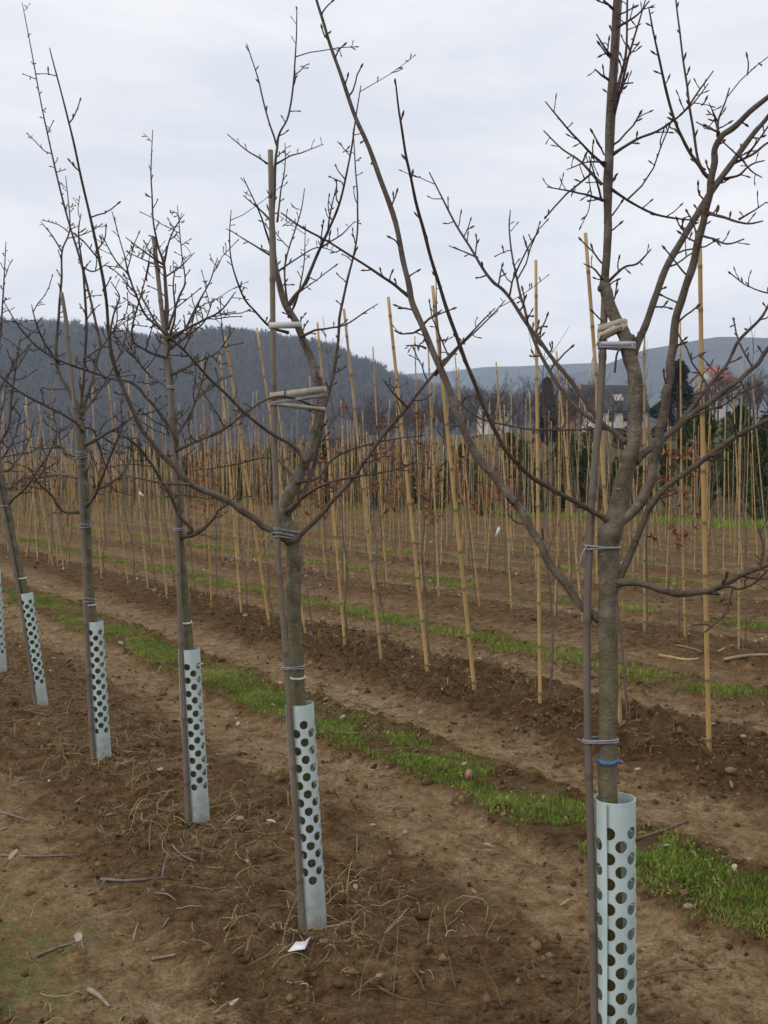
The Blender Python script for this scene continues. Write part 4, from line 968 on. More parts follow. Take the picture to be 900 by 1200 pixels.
S2 = stake('grey cane tied in front of the second tree from the right', [(357, 1084), (344, 908), (336, 783), (329, 690), (325, 630), (322, 520), (320, 400), (319, 300), (317, 176)], t2.Y, (-.035, -.035, -.01), 7.6, 2)
guard('pale perforated guard with a slight lean, beside the white scrap on the ground', (367, 1080), (352, 824), R(-165), t2.Y, 2)

# ---- tree 3
t3 = Tree('third tree from the right, straight leader with many short shoots', (233, 960), 303, 1.15)
tr3 = t3.limb([(233, 962, 17), (227, 860, 16), (219, 740, 15), (213, 671, 14), (210, 627, 13.5), (209, 592, 12.5), (207, 554, 12), (203, 502, 11), (201, 467, 10.4), (198, 438, 10), (195, 408, 9.4), (194, 388, 8.6), (195, 350, 5.4), (192, 311, 4.4), (185, 287, 3.2), (180, 262, 2.6), (178, 227, 2.2), (177, 196, 1.8), (179, 152, 1.1)], (0, .03), 'trunk', None, 10, .045, .25, start=.42)
T3 = t3.last
for pts, dy in (([(197, 396, 5), (206, 392, 4.4), (227, 381, 3.8), (245, 372, 3.2), (260, 363, 2.6), (276, 342, 1.4)], (0, -.2)), ([(197, 385, 4), (204, 365, 3.4), (211, 345, 3), (217, 330, 2.6), (213, 297, 2), (208, 241, 1.2)], (0, .2)),
                ([(192, 310, 3), (199, 280, 2.4), (210, 259, 1.8), (216, 251, 1.2)], (.03, -.05)), ([(200, 400, 4), (217, 385, 3.2), (231, 357, 2.8), (245, 332, 2.2), (255, 302, 1.3)], (0, .1)),
                ([(191, 310, 2.6), (168, 294, 2), (147, 278, 1.2)], (.03, -.1)), ([(196, 420, 4), (170, 410, 3), (154, 392, 2.8), (168, 336, 2), (177, 293, 1.2)], (0, -.25)),
                ([(192, 314, 2.4), (170, 305, 2), (148, 295, 1.2)], (.03, .1)), ([(193, 325, 2.4), (212, 312, 2), (228, 296, 1.2)], (.03, .1)), ([(196, 392, 4), (182, 376, 3.2), (168, 352, 2.8), (160, 335, 1.6)], (0, .15)),
                ([(197, 400, 3.6), (205, 370, 3), (203, 335, 2.4), (206, 312, 1.4)], (0, -.12)), ([(200, 408, 3.6), (222, 392, 3), (240, 376, 2.2), (250, 350, 1.3)], (0, .3)), ([(199, 440, 4), (230, 425, 3), (255, 412, 2.2), (275, 385, 1.3)], (0, .25)),
                ([(200, 455, 4), (176, 440, 3), (160, 420, 2.4), (146, 392, 1.4)], (0, .3)), ([(205, 528, 5), (233, 516, 3.6), (262, 504, 2.8), (290, 480, 1.6)], (0, -.25)), ([(204, 515, 5), (220, 490, 3.6), (235, 455, 2.8), (242, 420, 1.5)], (0, .25))):
    t3.limb(pts, dy, 'branch' if len(pts) > 4 else 'twig', None if len(pts) > 4 else tr3, 6, .032, .30, start=.12)
t3.limb([(206, 522, 8), (205, 512, 6), (190, 488, 5), (173, 467, 4.6), (155, 449, 4.2), (128, 443, 4), (96, 432, 3.6), (64, 420, 3.2), (40, 403, 2.8), (21, 381, 2.2), (4, 353, 1.3)], (0, -.35), sp=.05, long_p=.25, sides=7)
t3.limb([(210, 628, 9), (225, 622, 6.4), (210, 604, 5.8), (201, 583, 5.4), (187, 560, 4.8), (175, 540, 4.2), (158, 520, 3.6), (140, 508, 2)], (0, -.3), sp=.05, long_p=.3, sides=7)
t3.limb([(211, 629, 8), (233, 623, 6), (248, 610, 5), (256, 598, 4), (268, 590, 2.4), (282, 574, 1.4)], (0, -.15), sp=.05, long_p=.3, sides=7)
S3 = stake('weathered cane left of the third trunk from the right', [(221, 962), (214, 800), (210, 700), (207, 600), (198, 450), (188, 350), (180, 278)], t3.Y, (-.04, -.02, .03), 6.2, 3)
guard('pale perforated guard third from the right, earth-stained foot', (234, 960), (222, 760), R(170), t3.Y, 3)

# ---- tree 4
t4 = Tree('fourth tree from the right, leader split into tall whips above a grey cane', (120, 888), 404, 1.3)
tr4 = t4.limb([(120, 890, 14.5), (115, 800, 13.5), (107, 715, 13), (103, 660, 12.5), (102, 627, 12), (101, 598, 11.5), (99, 554, 11), (96, 508, 10), (94, 487, 9), (87, 467, 6), (70, 440, 5), (66, 408, 4.4), (69, 367, 3.8), (72, 329, 3.2), (73, 294, 2.6), (82, 265, 2), (77, 206, 1.1)], (0, .05), 'trunk', None, 10, .05, .22, start=.45)
T4 = t4.last
t4.limb([(95, 490, 6), (96, 470, 5), (98, 438, 4.6), (101, 394, 4.2), (100, 350, 3.6), (96, 308, 2.8), (92, 273, 2.2), (95, 250, 1.2)], (.02, -.2), sp=.045, long_p=.2, sides=7)
t4.limb([(97, 492, 6), (99, 477, 5), (108, 445, 4.6), (114, 420, 4.4), (117, 400, 4.2), (108, 360, 3.8), (94, 304, 3.4), (80, 259, 3), (66, 203, 2.6), (52, 140, 2.1), (38, 66, 1.6), (26, 3, 1)], (.02, .35), sp=.06, long_p=.03, sides=7)
t4.tw(tr4, [(73, 296, 2), (61, 276, 1.8), (48, 260, 1.1)], (.05, -.1), .04)
for pts, dy in (([(98, 505, 5), (88, 494, 4), (53, 475, 3.6), (26, 461, 3), (0, 440, 2.4), (-25, 412, 1.4)], (0, -.35)), ([(100, 521, 5.5), (123, 509, 4.2), (146, 496, 3.2), (168, 478, 1.6)], (0, -.25)), ([(99, 600, 6), (77, 600, 4.6), (68, 593, 4.2), (60, 580, 3.6), (46, 567, 3), (34, 548, 1.6)], (0, -.2)),
                ([(102, 592, 6), (110, 582, 5), (119, 562, 4.4), (126, 542, 4), (136, 519, 3), (147, 490, 1.6)], (0, -.3)), ([(104, 586, 5.5), (114, 574, 4.6), (128, 567, 4), (145, 553, 3.2), (158, 528, 1.6)], (0, .2)), ([(98, 545, 5), (75, 528, 3.8), (66, 500, 3), (60, 470, 1.6)], (0, .25)),
                ([(94, 485, 4), (110, 468, 3.2), (128, 440, 2.8), (146, 400, 2.2), (150, 372, 1.4)], (0, .3)), ([(68, 425, 3), (50, 398, 2.6), (40, 370, 2), (37, 357, 1.3)], (.03, -.2)), ([(94, 500, 4), (110, 505, 3.2), (118, 530, 2.4), (128, 555, 1.5)], (0, .2)),
                ([(92, 560, 5), (70, 556, 3.6), (46, 560, 2.6), (28, 556, 1.5)], (0, .3)), ([(99, 420, 2.8), (120, 405, 2.4), (136, 380, 2), (137, 350, 1.3)], (-.1, .1)), ([(96, 312, 2.2), (110, 318, 2), (128, 307, 1.2)], (-.1, -.1))):
    t4.limb(pts, dy, 'branch' if len(pts) > 4 else 'twig', None if len(pts) > 4 else tr4, 6, .034, .36, start=.12)
S4 = stake('weathered cane left of the fourth trunk from the right', [(110, 890), (102, 758), (99, 668), (94, 567), (85, 452), (77, 372), (72, 343)], t4.Y, (-.04, -.03, .02), 5.4, 4)
guard('pale perforated guard fourth from the right', (121, 888), (111, 728), R(160), t4.Y, 4)

# ---- trees 5, 6
t5 = Tree('leaning bare trunk at the left edge, fifth from the right', (48, 826), 505, 1.45)
tr5 = t5.limb([(48, 828, 12.5), (42, 780, 12), (30, 700, 11.5), (17, 642, 11), (9, 598, 10.5), (3, 566, 9.5), (-2, 530, 8.5), (-6, 480, 6), (-4, 430, 4.4), (1, 385, 3), (4, 340, 2.2), (7, 283, 1.1)], (0, 0), 'trunk', None, 9, .05, .25, start=.45)
T5 = t5.last
for pts, dy in (([(8, 592, 6), (15, 585, 4.6), (32, 569, 4), (45, 550, 3.6), (58, 531, 2.8), (68, 505, 1.5)], (0, -.3)), ([(1, 552, 5), (12, 550, 4), (24, 533, 3.4), (32, 520, 2.6), (40, 492, 1.4)], (0, .25)), ([(-2, 520, 5), (10, 500, 3.6), (14, 460, 2.8), (20, 420, 2.2), (24, 395, 1.2)], (0, -.2)),
                ([(5, 585, 5), (-20, 560, 4), (-50, 540, 3), (-80, 500, 1.5)], (0, -.2)), ([(-5, 470, 4), (8, 440, 3), (22, 428, 2.2), (38, 400, 1.2)], (0, .2)), ([(4, 575, 5), (26, 562, 3.6), (44, 556, 2.8), (62, 545, 1.4)], (0, .3))):
    t5.limb(pts, dy, 'branch' if len(pts) > 4 else 'twig', None if len(pts) > 4 else tr5, 6, .036, .42, start=.12)
S5 = stake('weathered cane beside the leaning trunk at the left edge', [(44, 830), (34, 770), (23, 700), (8, 620), (-4, 560), (-14, 480), (-18, 400)], t5.Y, (-.04, -.03, .0), 4.6, 5)
guard('pale perforated guard leaning left, fifth from the right', (49, 826), (30, 695), R(160), t5.Y, 5)
t6 = Tree('tree at the very left edge of which only shoots show', (2, 787), 606, 1.9)
tr6 = t6.limb([(2, 789, 11), (-6, 740, 10.5), (-20, 660, 10), (-34, 600, 9), (-44, 540, 7), (-48, 480, 5), (-46, 420, 3), (-40, 340, 1.3)], (0, 0), 'trunk', None, 8, .06, .3, start=.45)
for pts, dy in (([(-36, 590, 5), (-20, 565, 4), (0, 540, 3), (16, 515, 2), (26, 480, 1.2)], (0, -.2)), ([(-44, 545, 4), (-20, 520, 3.2), (0, 490, 2.6), (8, 450, 2), (16, 420, 1.2)], (0, .1)), ([(-38, 580, 4), (-14, 585, 3.2), (8, 570, 2.4), (26, 575, 1.4)], (0, .2))):
    t6.limb(pts, dy, 'branch', None, 6, .05, .35, start=.15)
guard('pale perforated guard cut by the left edge of the picture', (1, 787), (-7, 668), R(160), t6.Y, 6)

# ---- ties
tie('thin grey tie below the fork of the nearest tree', S1, 640, T1, 640, .0045, CORD, 'tree_tie', 2, .0045, [(-.35, -1, .05)], cord=True)
tie('thin grey tie just above the nearest guard', S1, 868, T1, 866, .0045, CORD, 'tree_tie', 2, .0045, [(-.9, .35, .018)], cord=True)
band('blue tape band round the nearest trunk', T1, 890, .009, BLUEBAND)
tie('creased beige strap at the bent leader of the nearest tree, upper of two', S1, 392, T1, 381, .012, STRAP, 'tree_strap', 3, .007, [(-.25, -1, .10)])
tie('pale grey strap below the beige strap on the nearest tree', S1, 403, T1, 405, .009, plain('grey_strap', (.36, .38, .40), (.50, .52, .54), 40, .6), 'tree_strap', 2, .006)
B, rb = hit(T1, 408); m = MB(); e0 = B + np.array((-rb * .8, -rb * .7, 0)); m.tube(catmull([e0, e0 + (-.012, -.003, -.012), e0 + (-.016, 0, -.05)], 5), .0035, 6, True, .5)
tag(link('strap_end', m.mesh('strap_end', DARKTAIL, True, 'rad', e0), None, e0), 'dark strap end hanging from the bent leader of the nearest tree', 'strap')
tie('broad pale strap holding the bend of the second tree', S2, 468, T2, 456, .020, STRAP, 'tree_strap', 1)
tie('twisted grey cords just under the broad pale strap', S2, 472, T2, 463, .0045, CORD, 'tree_tie', 3, .0045, [(-.8, .5, .02)], cord=True)
tie('lower pale strap at the bend of the second tree', S2, 475, T2, 478, .010, STRAP, 'tree_strap', 1)
tie('short white strap near the top of the second tree', S2, 379, T2, 381, .016, WHITEBAND, 'tree_strap', 1)
tie('bundle of grey cords at the fork of the second tree', S2, 624, T2, 626, .0045, CORD, 'tree_tie', 5, .0045, [(-.9, -.6, .04)], cord=True)
tie('thin grey tie above the guard of the second tree', S2, 783, T2, 783, .005, CORD, 'tree_tie', 2, .006, [(-.9, -.5, .02)], cord=True)
band('white band round the second trunk above its guard', T2, 793, .006, WHITEBAND)
tie('grey tie at the low branches of the third tree', S3, 620, T3, 620, .005, CORD, 'tree_tie', 2, .006, None, cord=True)
band('white band round the third trunk above its guard', T3, 729, .007, WHITEBAND)
tie('pale grey tie high on the third trunk', S3, 455, T3, 455, .006, CORD, 'tree_tie', 2, .008, None, cord=True)
tie('grey tie below the low branches of the fourth tree', S4, 616, T4, 616, .006, CORD, 'tree_tie', 2, .008, None, cord=True)
tie('grey tie at the neck of the fourth tree', S4, 532, T4, 532, .006, CORD, 'tree_tie', 4, .010, None, cord=True)
tie('dark tie above the guard of the fourth tree', S4, 703, T4, 703, .006, CORD, 'tree_tie', 2, .008, None, cord=True)
band('white band round the fourth trunk above its guard', T4, 708, .007, WHITEBAND)
tie('grey tie on the leaning trunk at the left edge', S5, 593, T5, 593, .006, CORD, 'tree_tie', 2, .008, None, cord=True)
band('white band round the leaning trunk at the left edge', T5, 677, .008, WHITEBAND)

# ------------------------------------------------------------------ ground cover near the camera
def in_view(x, y, m=.45): return (np.abs(x) < m * y + .3) & (y > 1.9)
# turf strips between the rows
parts = []
for k in range(7):
    pc = ROW0 + 1.13 + ROWD * k
    L = 5.2 * pc; area = L * .5; dens = (12500, 2600, 1200, 500, 250, 150, 110)[k]
    n = int(min(95000, area * dens)); pp = pc + rng.normal(0, .15, n); sss = rng.uniform(.5 * pc, 5.2 * pc, n) if k else (rng.random(n) ** 1.7) * 12 + .6
    x, y = xy(pp, sss); q = zones(x, y)[3]
    keep = in_view(x, y) & (q > rng.random(n) ** .6) & (fbm(x * 3.2, y * 3.2, 3, 126 + k) > ((.43, .48, .47, .46, .45, .45, .45)[k])); x, y = x[keep], y[keep]
    tone = np.clip(.0 + 1.05 * fbm(x * 3.4, y * 3.4, 3, 140) + rng.normal(0, .19, len(x)) + .5 * (rng.random(len(x)) < .05), 0, 1)
    parts.append(blades(0, x, y, gza(x, y) - .004, .008, .032 if k == 0 else .055, (.0042, .007, .011, .017, .024, .03, .03)[k], 1.1, seed=10 + k, A=tone))
# broad-leaved weeds: tiny round leaves low in the near strip
n = 11000; pp = ROW0 + 1.13 + rng.normal(0, .16, n); sss = rng.random(n) ** 1.6 * 9 + .6; x, y = xy(pp, sss)
keep = in_view(x, y) & (zones(x, y)[3] > rng.random(n) * .7) & (fbm(x * 4, y * 4, 2, 150) > .5); x, y = x[keep], y[keep]; n = len(x)
a = rng.random(n) * 6.283; l = rng.uniform(.004, .009, n); zz = gza(x, y) + rng.uniform(.002, .022, n); ti = rng.normal(0, .45, (n, 2))
ct, st_ = np.cos(a), np.sin(a); c = np.stack([x, y, zz], -1)
u = np.stack([ct, st_, ti[:, 0]], -1) * l[:, None]; w = np.stack([-st_, ct, ti[:, 1]], -1) * l[:, None] * .6
V = np.stack([c - u, c + w * .9 - u * .1, c + u, c - w * .9 - u * .1], 1).reshape(-1, 3); i = np.arange(n)[:, None] * 4
parts.append((V, i + np.array([[0, 1, 2, 3]]), None, np.repeat(np.clip(rng.normal(.45, .2, n), 0, .9), 4)))
# loose weeds and moss tufts at lower left and around
n = 16000; pp = rng.uniform(-.6, 2.2, n); sss = rng.uniform(.6, 8, n); x, y = xy(pp, sss)
keep = in_view(x, y) & (fbm(x * 2.2, y * 2.2, 3, 61) * ss(1.2, .5, pp) * 1.3 + np.clip(fbm(x * 3, y * 3, 2, 77) - .70, 0, 1) * 3 > .42 + .3 * rng.random(n)); x, y = x[keep], y[keep]
parts.append(blades(0, x, y, gza(x, y) - .003, .006, .022, .0035, 1.2, seed=30, A=np.clip(rng.normal(.45, .2, len(x)), 0, 1)))
stuff('turf', parts, GRASS, 'green strips of short grass and weeds between the rows', 'grass')
# dead straw: bent ribbons, thick round the feet of trees and stakes
def ribbons(x, y, L, w, seed, rise_=.5):
    g = np.random.default_rng(seed); n = len(x); m = 6; a = g.random(n) * 6.283; cur = g.normal(0, .7, n); up = np.abs(g.normal(0, rise_, n)) * (g.random(n) < .55)
    t = np.linspace(0, 1, m); px_, py_ = np.zeros((n, m)), np.zeros((n, m)); ang = a[:, None] + cur[:, None] * t[None] * 1.6
    dx = np.cos(ang) * L[:, None] / (m - 1); dy = np.sin(ang) * L[:, None] / (m - 1)
    px_ = x[:, None] + np.cumsum(dx, 1) - dx[:, :1]; py_ = y[:, None] + np.cumsum(dy, 1) - dy[:, :1]
    hgt = up[:, None] * L[:, None] * (t * (1.25 - t))[None] * 2
    z = gza(px_, py_) + .004 + hgt + g.normal(0, .0015, (n, m))
    nx_, ny_ = -np.sin(ang) * w[:, None] / 2, np.cos(ang) * w[:, None] / 2; tp = (1 - .75 * t)[None]
    V = np.stack([np.stack([px_ - nx_ * tp, py_ - ny_ * tp, z], -1), np.stack([px_ + nx_ * tp, py_ + ny_ * tp, z + w[:, None] * .4], -1)], 2).reshape(-1, 3)
    i = (np.arange(n)[:, None] * m * 2 + np.arange(m - 1)[None] * 2).reshape(-1, 1)
    return V, i + np.array([[0, 1, 3, 2]]), None, np.repeat(g.random(n), m * 2)
X, Y_ = [], []
for tt, cnt, sd in ((t1, 80, .16), (t2, 420, .22), (t3, 420, .22), (t4, 360, .24), (t5, 200, .26), (t6, 120, .3)):
    X.append(tt.b[0] + rng.normal(.0, sd, cnt)); Y_.append(tt.b[1] + rng.normal(-.02, sd, cnt))
for bx, by, *_ in row_a[:8]:
    b = on_ground(bx, by); X.append(b[0] + rng.normal(0, .16, 55)); Y_.append(b[1] + rng.normal(0, .16, 55))
n = 2400; pp = rng.uniform(-.2, 1.9, n); sss = rng.uniform(.6, 9, n); x, y = xy(pp, sss); k = fbm(x * 1.8, y * 1.8, 2, 160) > .52; X.append(x[k]); Y_.append(y[k])
n = 700; pp = ROW0 + ROWD * rng.integers(1, 4, n) + rng.normal(0, .45, n); sss = rng.uniform(2, 16, n); x, y = xy(pp, sss); X.append(x); Y_.append(y)
x, y = np.concatenate(X), np.concatenate(Y_); k = in_view(x, y); x, y = x[k], y[k]
stuff('dead_straw', [ribbons(x, y, rng.gamma(2.2, .026, len(x)) + .02, rng.uniform(.0010, .0028, len(x)) * (1 + .06 * y), 5)], STRAW, 'dead straw lying on the soil round the tree feet', 'straw')
# standing dry stalks near the front
sp = [(535, 1160, 505, 1078), (440, 1120, 470, 1055), (460, 1170, 468, 1040), (310, 940, 316, 850), (235, 1010, 238, 955), (420, 1175, 440, 1110), (300, 1030, 285, 985), (676, 1180, 690, 1120), (590, 1180, 560, 1130)]
m = MB()
for bx, by, tx, ty in sp:
    b = on_soil(bx, by); b[2] = gz(b[0], b[1]); t = at(tx, ty, b[1] - .03); mid = (b + t) / 2 + np.array((random.uniform(-.01, .01), 0, .01))
    st1 = MB(); st1.tube(catmull([b - (0, 0, .01), mid, t], 5) - b, np.linspace(.0016, .0006, 11), 5)
    me = st1.mesh('dry_stalk', STRAW, True, 'v'); me.attributes['v'].data.foreach_set('value', np.full(len(me.vertices), .6, np.float32))
    tag(link('dry_stalk', me, None, b), 'thin dry stalk standing up from the bare soil in front', 'stalk', 'dry stalks in the foreground soil')
# leaf litter
n = 3000; pp = np.concatenate([ROW0 + ROWD * rng.integers(1, 5, 1900) + rng.normal(.45, .42, 1900), rng.uniform(.2, 4, 1100) * (rng.random(1100) < .6) + 0]); pp = np.where(pp == 0, 2.66 + rng.normal(0, .16, len(pp)), pp); sss = np.concatenate([rng.uniform(2, 22, 1900), rng.uniform(.7, 9, 1100)])
x, y = xy(pp, sss); k = in_view(x, y) & (rng.random(n) < np.where(np.arange(n) < 1900, .85, .34)); x, y = x[k], y[k]; n = len(x)
a = rng.random(n) * 6.283; l = rng.uniform(.008, .021, n) * (1 + .03 * y); c = np.stack([x, y, gza(x, y) + .006], -1)
ti = rng.normal(0, .35, (n, 2)); u = np.stack([np.cos(a), np.sin(a), ti[:, 0]], -1) * l[:, None]; w = np.stack([-np.sin(a), np.cos(a), ti[:, 1]], -1) * l[:, None] * rng.uniform(.3, .6, n)[:, None]
cu = np.zeros((n, 3)); cu[:, 2] = rng.uniform(.1, .5, n) * l
V = np.stack([c - u, c - u * .3 + w + cu, c + u * .45 + w * .8 + cu * 1.2, c + u + cu * .6, c + u * .45 - w * .8 + cu, c - u * .3 - w + cu * .5], 1).reshape(-1, 3); i = np.arange(n)[:, None] * 6
stuff('leaf_litter', [(V, np.vstack([i + np.array([[0, 1, 2, 3]]), i + np.array([[0, 3, 4, 5]])]), None, np.repeat(rng.random(n), 6))], LEAF, 'pale dry leaf scraps littering the soil', 'leaves')
# soil clods
ico = np.array([(0, 0, 1), (.894, 0, .447), (.276, .851, .447), (-.724, .526, .447), (-.724, -.526, .447), (.276, -.851, .447), (.724, .526, -.447), (-.276, .851, -.447), (-.894, 0, -.447), (-.276, -.851, -.447), (.724, -.526, -.447), (0, 0, -1)])
icoF = np.array([(0, 1, 2), (0, 2, 3), (0, 3, 4), (0, 4, 5), (0, 5, 1), (1, 6, 2), (2, 7, 3), (3, 8, 4), (4, 9, 5), (5, 10, 1), (2, 6, 7), (3, 7, 8), (4, 8, 9), (5, 9, 10), (1, 10, 6), (11, 7, 6), (11, 8, 7), (11, 9, 8), (11, 10, 9), (11, 6, 10)])
n = 26000; pp = rng.uniform(-.4, 9, n); sss = rng.uniform(.5, 1, n) ** 1.0 * 0 + rng.random(n) ** 1.5 * 20 + .5; x, y = xy(pp, sss)
k = in_view(x, y) & (zones(x, y)[4] + .10 > rng.random(n) * 1.1); x, y = x[k], y[k]; n = len(x)
sz = np.clip(rng.gamma(1.6, .0042, n), .002, .024); sc = sz[:, None] * rng.uniform(.6, 1.3, (n, 3)); sc[:, 2] *= .7
V = ico[None] * sc[:, None] * (1 + rng.normal(0, .2, (n, 12, 1))) ; aa = rng.random(n) * 6.283; ca, sa = np.cos(aa)[:, None], np.sin(aa)[:, None]
V = np.stack([V[..., 0] * ca - V[..., 1] * sa + x[:, None], V[..., 0] * sa + V[..., 1] * ca + y[:, None], V[..., 2] + (gza(x, y) + sz * .25)[:, None]], -1).reshape(-1, 3)
stuff('soil_clods', [(V, None, (np.arange(n)[:, None, None] * 12 + icoF[None]).reshape(-1, 3), np.repeat(np.clip(rng.normal(.45, .22, n), 0, 1), 12))], CLOD, 'crumbly brown clods on the tilled rows', 'soil')

octa = np.array([(1, 0, 0), (0, 1, 0), (-1, 0, 0), (0, -1, 0), (0, 0, 1), (0, 0, -1)]); octF = np.array([(0, 1, 4), (1, 2, 4), (2, 3, 4), (3, 0, 4), (1, 0, 5), (2, 1, 5), (3, 2, 5), (0, 3, 5)])
n = 150000; pp = rng.uniform(-.4, 5.0, n); sss = rng.random(n) ** 1.5 * 11 + .5; x, y = xy(pp, sss)
k = in_view(x, y, .40) & (zones(x, y)[4] * 1.0 + .16 > rng.random(n) * 1.15) & (fbm(x * 4, y * 4, 3, 170) > .34 + .25 * rng.random(n)); x, y = x[k], y[k]; n = len(x)
sz = np.clip(rng.gamma(2.0, .0024, n), .0014, .016); V = octa[None] * (sz[:, None] * rng.uniform(.6, 1.3, (n, 3)))[:, None] * (1 + rng.normal(0, .25, (n, 6, 1))); aa = rng.random(n) * 6.283; ca, sa = np.cos(aa)[:, None], np.sin(aa)[:, None]
V = np.stack([V[..., 0] * ca - V[..., 1] * sa + x[:, None], V[..., 0] * sa + V[..., 1] * ca + y[:, None], V[..., 2] + (gza(x, y) + sz * .2)[:, None]], -1).reshape(-1, 3)
stuff('soil_crumbs', [(V, None, (np.arange(n)[:, None, None] * 6 + octF[None]).reshape(-1, 3), np.repeat(np.clip(rng.normal(.5, .3, n), 0, 1), 6))], CLOD, 'fine crumbs of soil strewn over the rows and tracks', 'soil')

# ------------------------------------------------------------------ single small things on the ground
DRYWOOD = plain('dry_wood', (.20, .15, .10), (.33, .265, .19), 30, .85)
TWIGGREY = plain('dead_twig', (.13, .10, .085), (.24, .20, .17), 30, .8)
def lying(label, pts, wpx, mat, name='fallen_twig', cat='twig', side=()):
    P = [on_soil(*p) for p in pts]
    for p in P: p[2] = gz(p[0], p[1]) + .006
    Y = P[0][1]; m = MB(); rad = wpx * Y / FPX / 2; Q = catmull(P, 5); m.tube(Q - P[0], np.linspace(rad, rad * .55, len(Q)), 6)
    for (a, b) in side:
        s0 = on_soil(*a); s1 = on_soil(*b)
        for p in (s0, s1): p[2] = gz(p[0], p[1]) + .008
        m.tube(catmull([s0 - P[0], (s0 + s1) / 2 - P[0] + (0, 0, .006), s1 - P[0]], 3), np.linspace(rad * .7, rad * .35, 7), 5)
    return tag(link(name, m.mesh(name, mat, True), None, P[0]), label, cat)
lying('long dead twig lying between the third guard and the lower left corner', [(118, 1034), (150, 1034), (196, 1030)], 3.6, TWIGGREY, side=[((190, 1030), (196, 1004)), ((124, 1034), (118, 1044))])
lying('short forked twig in front of the third guard', [(196, 985), (212, 1003), (230, 1012)], 3, TWIGGREY, side=[((212, 1003), (240, 1004))])
lying('grey twig at the left edge, upper of two', [(0, 953), (18, 958), (34, 962)], 3.4, TWIGGREY)
lying('grey twig at the left edge, lower of two', [(0, 1004), (40, 1007), (94, 1006)], 3, TWIGGREY)
lying('crooked twig near the lower left corner', [(42, 1123), (70, 1112), (114, 1100)], 4, TWIGGREY, side=[((95, 1105), (98, 1120))])
lying('stubby pale twig near the bottom left', [(178, 1126), (192, 1124), (206, 1121)], 4.4, DRYWOOD)
lying('small pale stick left of the bottom centre', [(156, 1105), (160, 1094), (162, 1085)], 3, DRYWOOD)
lying('little twig in the bare soil at lower left', [(190, 1090), (194, 1084), (198, 1077)], 3, TWIGGREY)
lying('thin twig in the smooth soil patch at left', [(182, 1049), (196, 1050), (206, 1051)], 2.6, TWIGGREY)
lying('broken thick stick at the lower left', [(104, 1162), (116, 1170), (128, 1182)], 7, DRYWOOD)
lying('dark reddish stick beside the nearest guard on the turf edge', [(742, 986), (775, 976), (806, 964)], 4.4, plain('red_twig', (.12, .055, .04), (.20, .10, .07), 30, .8))
lying('long bamboo cane lying on the soil at right, left of two', [(772, 770), (815, 763), (858, 757)], 4.2, BAMBOO, 'fallen_cane', 'cane')
lying('pale bamboo cane lying at the right edge', [(848, 773), (880, 774), (930, 774)], 5, DRYWOOD, 'fallen_cane', 'cane')
lying('thin stick crossing the fallen bamboo cane', [(792, 758), (812, 768), (830, 777)], 2.4, DRYWOOD)
lying('straight pale stalk lying on the soil at the bottom right', [(744, 1150), (790, 1142), (850, 1138)], 2.4, STRAW, 'fallen_stalk', 'stalk')
lying('pale stalk lying in front of the nearest guard', [(664, 1196), (678, 1186), (692, 1176)], 3, STRAW, 'fallen_stalk', 'stalk')
lying('bent dry stalk lying at the bottom centre', [(432, 1152), (470, 1172), (530, 1182)], 2.6, STRAW, 'fallen_stalk', 'stalk')
lying('short dry stalk at the bottom centre', [(482, 1136), (492, 1150), (498, 1164)], 2.6, STRAW, 'fallen_stalk', 'stalk')
STONE = plain('pale_stone', (.24, .18, .115), (.36, .285, .20), 30, .9, .4)
def stone(label, px, py, w, seed, mat=STONE):
    b = on_soil(px, py); g = np.random.default_rng(seed); rr = w * b[1] / FPX / 2
    bm_v = ico * (1 + g.normal(0, .12, (12, 1))) * (rr, rr * .8, rr * .6); z = gz(b[0], b[1])
    o = link('stone', np_mesh('stone', bm_v, icoF, mat, True), None, (b[0], b[1], z + rr * .25)); sd = o.modifiers.new('round', 'SUBSURF'); sd.levels = sd.render_levels = 2
    tag(o, label, 'stone')
stone('pale stone right of the third guard', 281, 961, 14, 1); stone('flat buff stone in the wheel track, centre', 437, 968, 10, 2); stone('tan stone on the soil right of the second guard', 475, 976, 0.1 + 10, 3)
stone('buff stone at the foot of the rightmost bamboo stake, left of two', 871, 858, 11, 4); stone('buff stone at the foot of the rightmost bamboo stake, right of two', 884, 857, 9, 5); stone('pale stone on the turf strip right of the nearest guard', 806, 1064, 15, 6); stone('small stone at the bottom right of the nearest guard', 757, 1140, 6, 7)
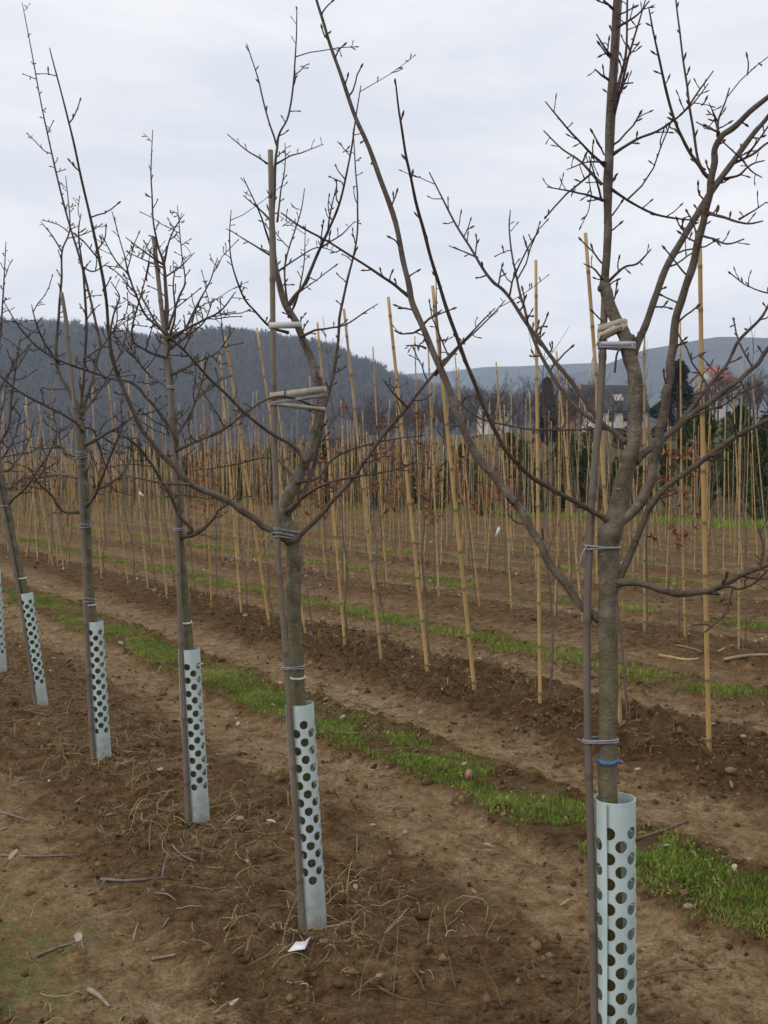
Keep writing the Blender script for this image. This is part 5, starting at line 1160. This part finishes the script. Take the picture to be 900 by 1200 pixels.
# white scrap, upright leaf, hanging tags
b = on_soil(350, 1112); z = gz(b[0], b[1]) + .012; k = b[1] / FPX
V = np.array([(-12, -4, 0), (-4, 3, 2), (6, 4, 1), (13, 6, 4), (8, -3, 1.5), (-2, -5, 2.5)]) * (k, k * 3, k * 1.2)
o = link('paper_scrap', np_mesh('paper_scrap', V, [np.array([(0, 5, 1, 1)])[:, :3], np.array([(1, 5, 4, 2)]), np.array([(2, 4, 3)])], WHITEBAND, False), None, (b[0], b[1], z)); md = o.modifiers.new('t', 'SOLIDIFY'); md.thickness = .0008
tag(o, 'crumpled white scrap lying in front of the second guard', 'scrap')
b = on_soil(549, 930); b[2] = gz(b[0], b[1]); e = empty('fallen_leaf', b); tag(e, 'reddish leaf standing upright in the turf strip', 'leaf')
k = b[1] / FPX; m = MB(); m.tube([(0, 0, -.005), (.002, 0, 8 * k), (0, 0, 13 * k)], .001, 5); link('stalk', m.mesh('stalk', TWIGGREY), e)
V = np.array([(0, 0, 12), (4, 2, 16), (5, 3, 22), (0, 0, 29), (-4, 2.5, 22), (-3.5, 2, 16)]) * k
o = link('blade', np_mesh('blade', V, [np.array([(0, 1, 2, 3)]), np.array([(0, 3, 4, 5)])], plain('pink_leaf', (.34, .15, .11), (.46, .24, .18), 40, .7), True), e); md = o.modifiers.new('t', 'SOLIDIFY'); md.thickness = .0006
def hang_tag(label, px, py, Y, w, h, ang):
    P = at(px, py, Y); k = Y / FPX; m = MB(); m.box((-w * k / 2, -.0006, -h * k), (w * k / 2, .0006, 0)); m.tube([(0, 0, 0), (.004, .01, .01), (.002, .03, .012)], .0006, 4)
    o = link('plant_tag', m.mesh('plant_tag', WHITEBAND, False), None, P); o.rotation_euler = (0, R(ang), R(random.uniform(-30, 30))); tag(o, label, 'tag')
hang_tag('white plant tag hanging on a sapling left of the upright tawny stake', 585, 618, 8.6, 3.6, 12, 22)
hang_tag('white plant tag behind the third tree at mid height', 163, 577, 6.3, 2.6, 7, -50)

# ------------------------------------------------------------------ air
m = MB(); m.box((-5200, -5200, -12), (5200, 5200, 390))
hm = bpy.data.materials.new('haze'); hm.use_nodes = True; t = hm.node_tree; t.nodes.clear()
ou = t.nodes.new('ShaderNodeOutputMaterial'); pv = t.nodes.new('ShaderNodeVolumePrincipled')
pv.inputs['Color'].default_value = (.68, .81, 1, 1); pv.inputs['Density'].default_value = 2.6e-4
t.links.new(pv.outputs[0], ou.inputs['Volume'])
me = m.mesh('haze', None, False); me.materials.append(hm)
tag(link('haze', me), 'thin bluish winter haze over the whole valley', 'haze', kind='stuff')
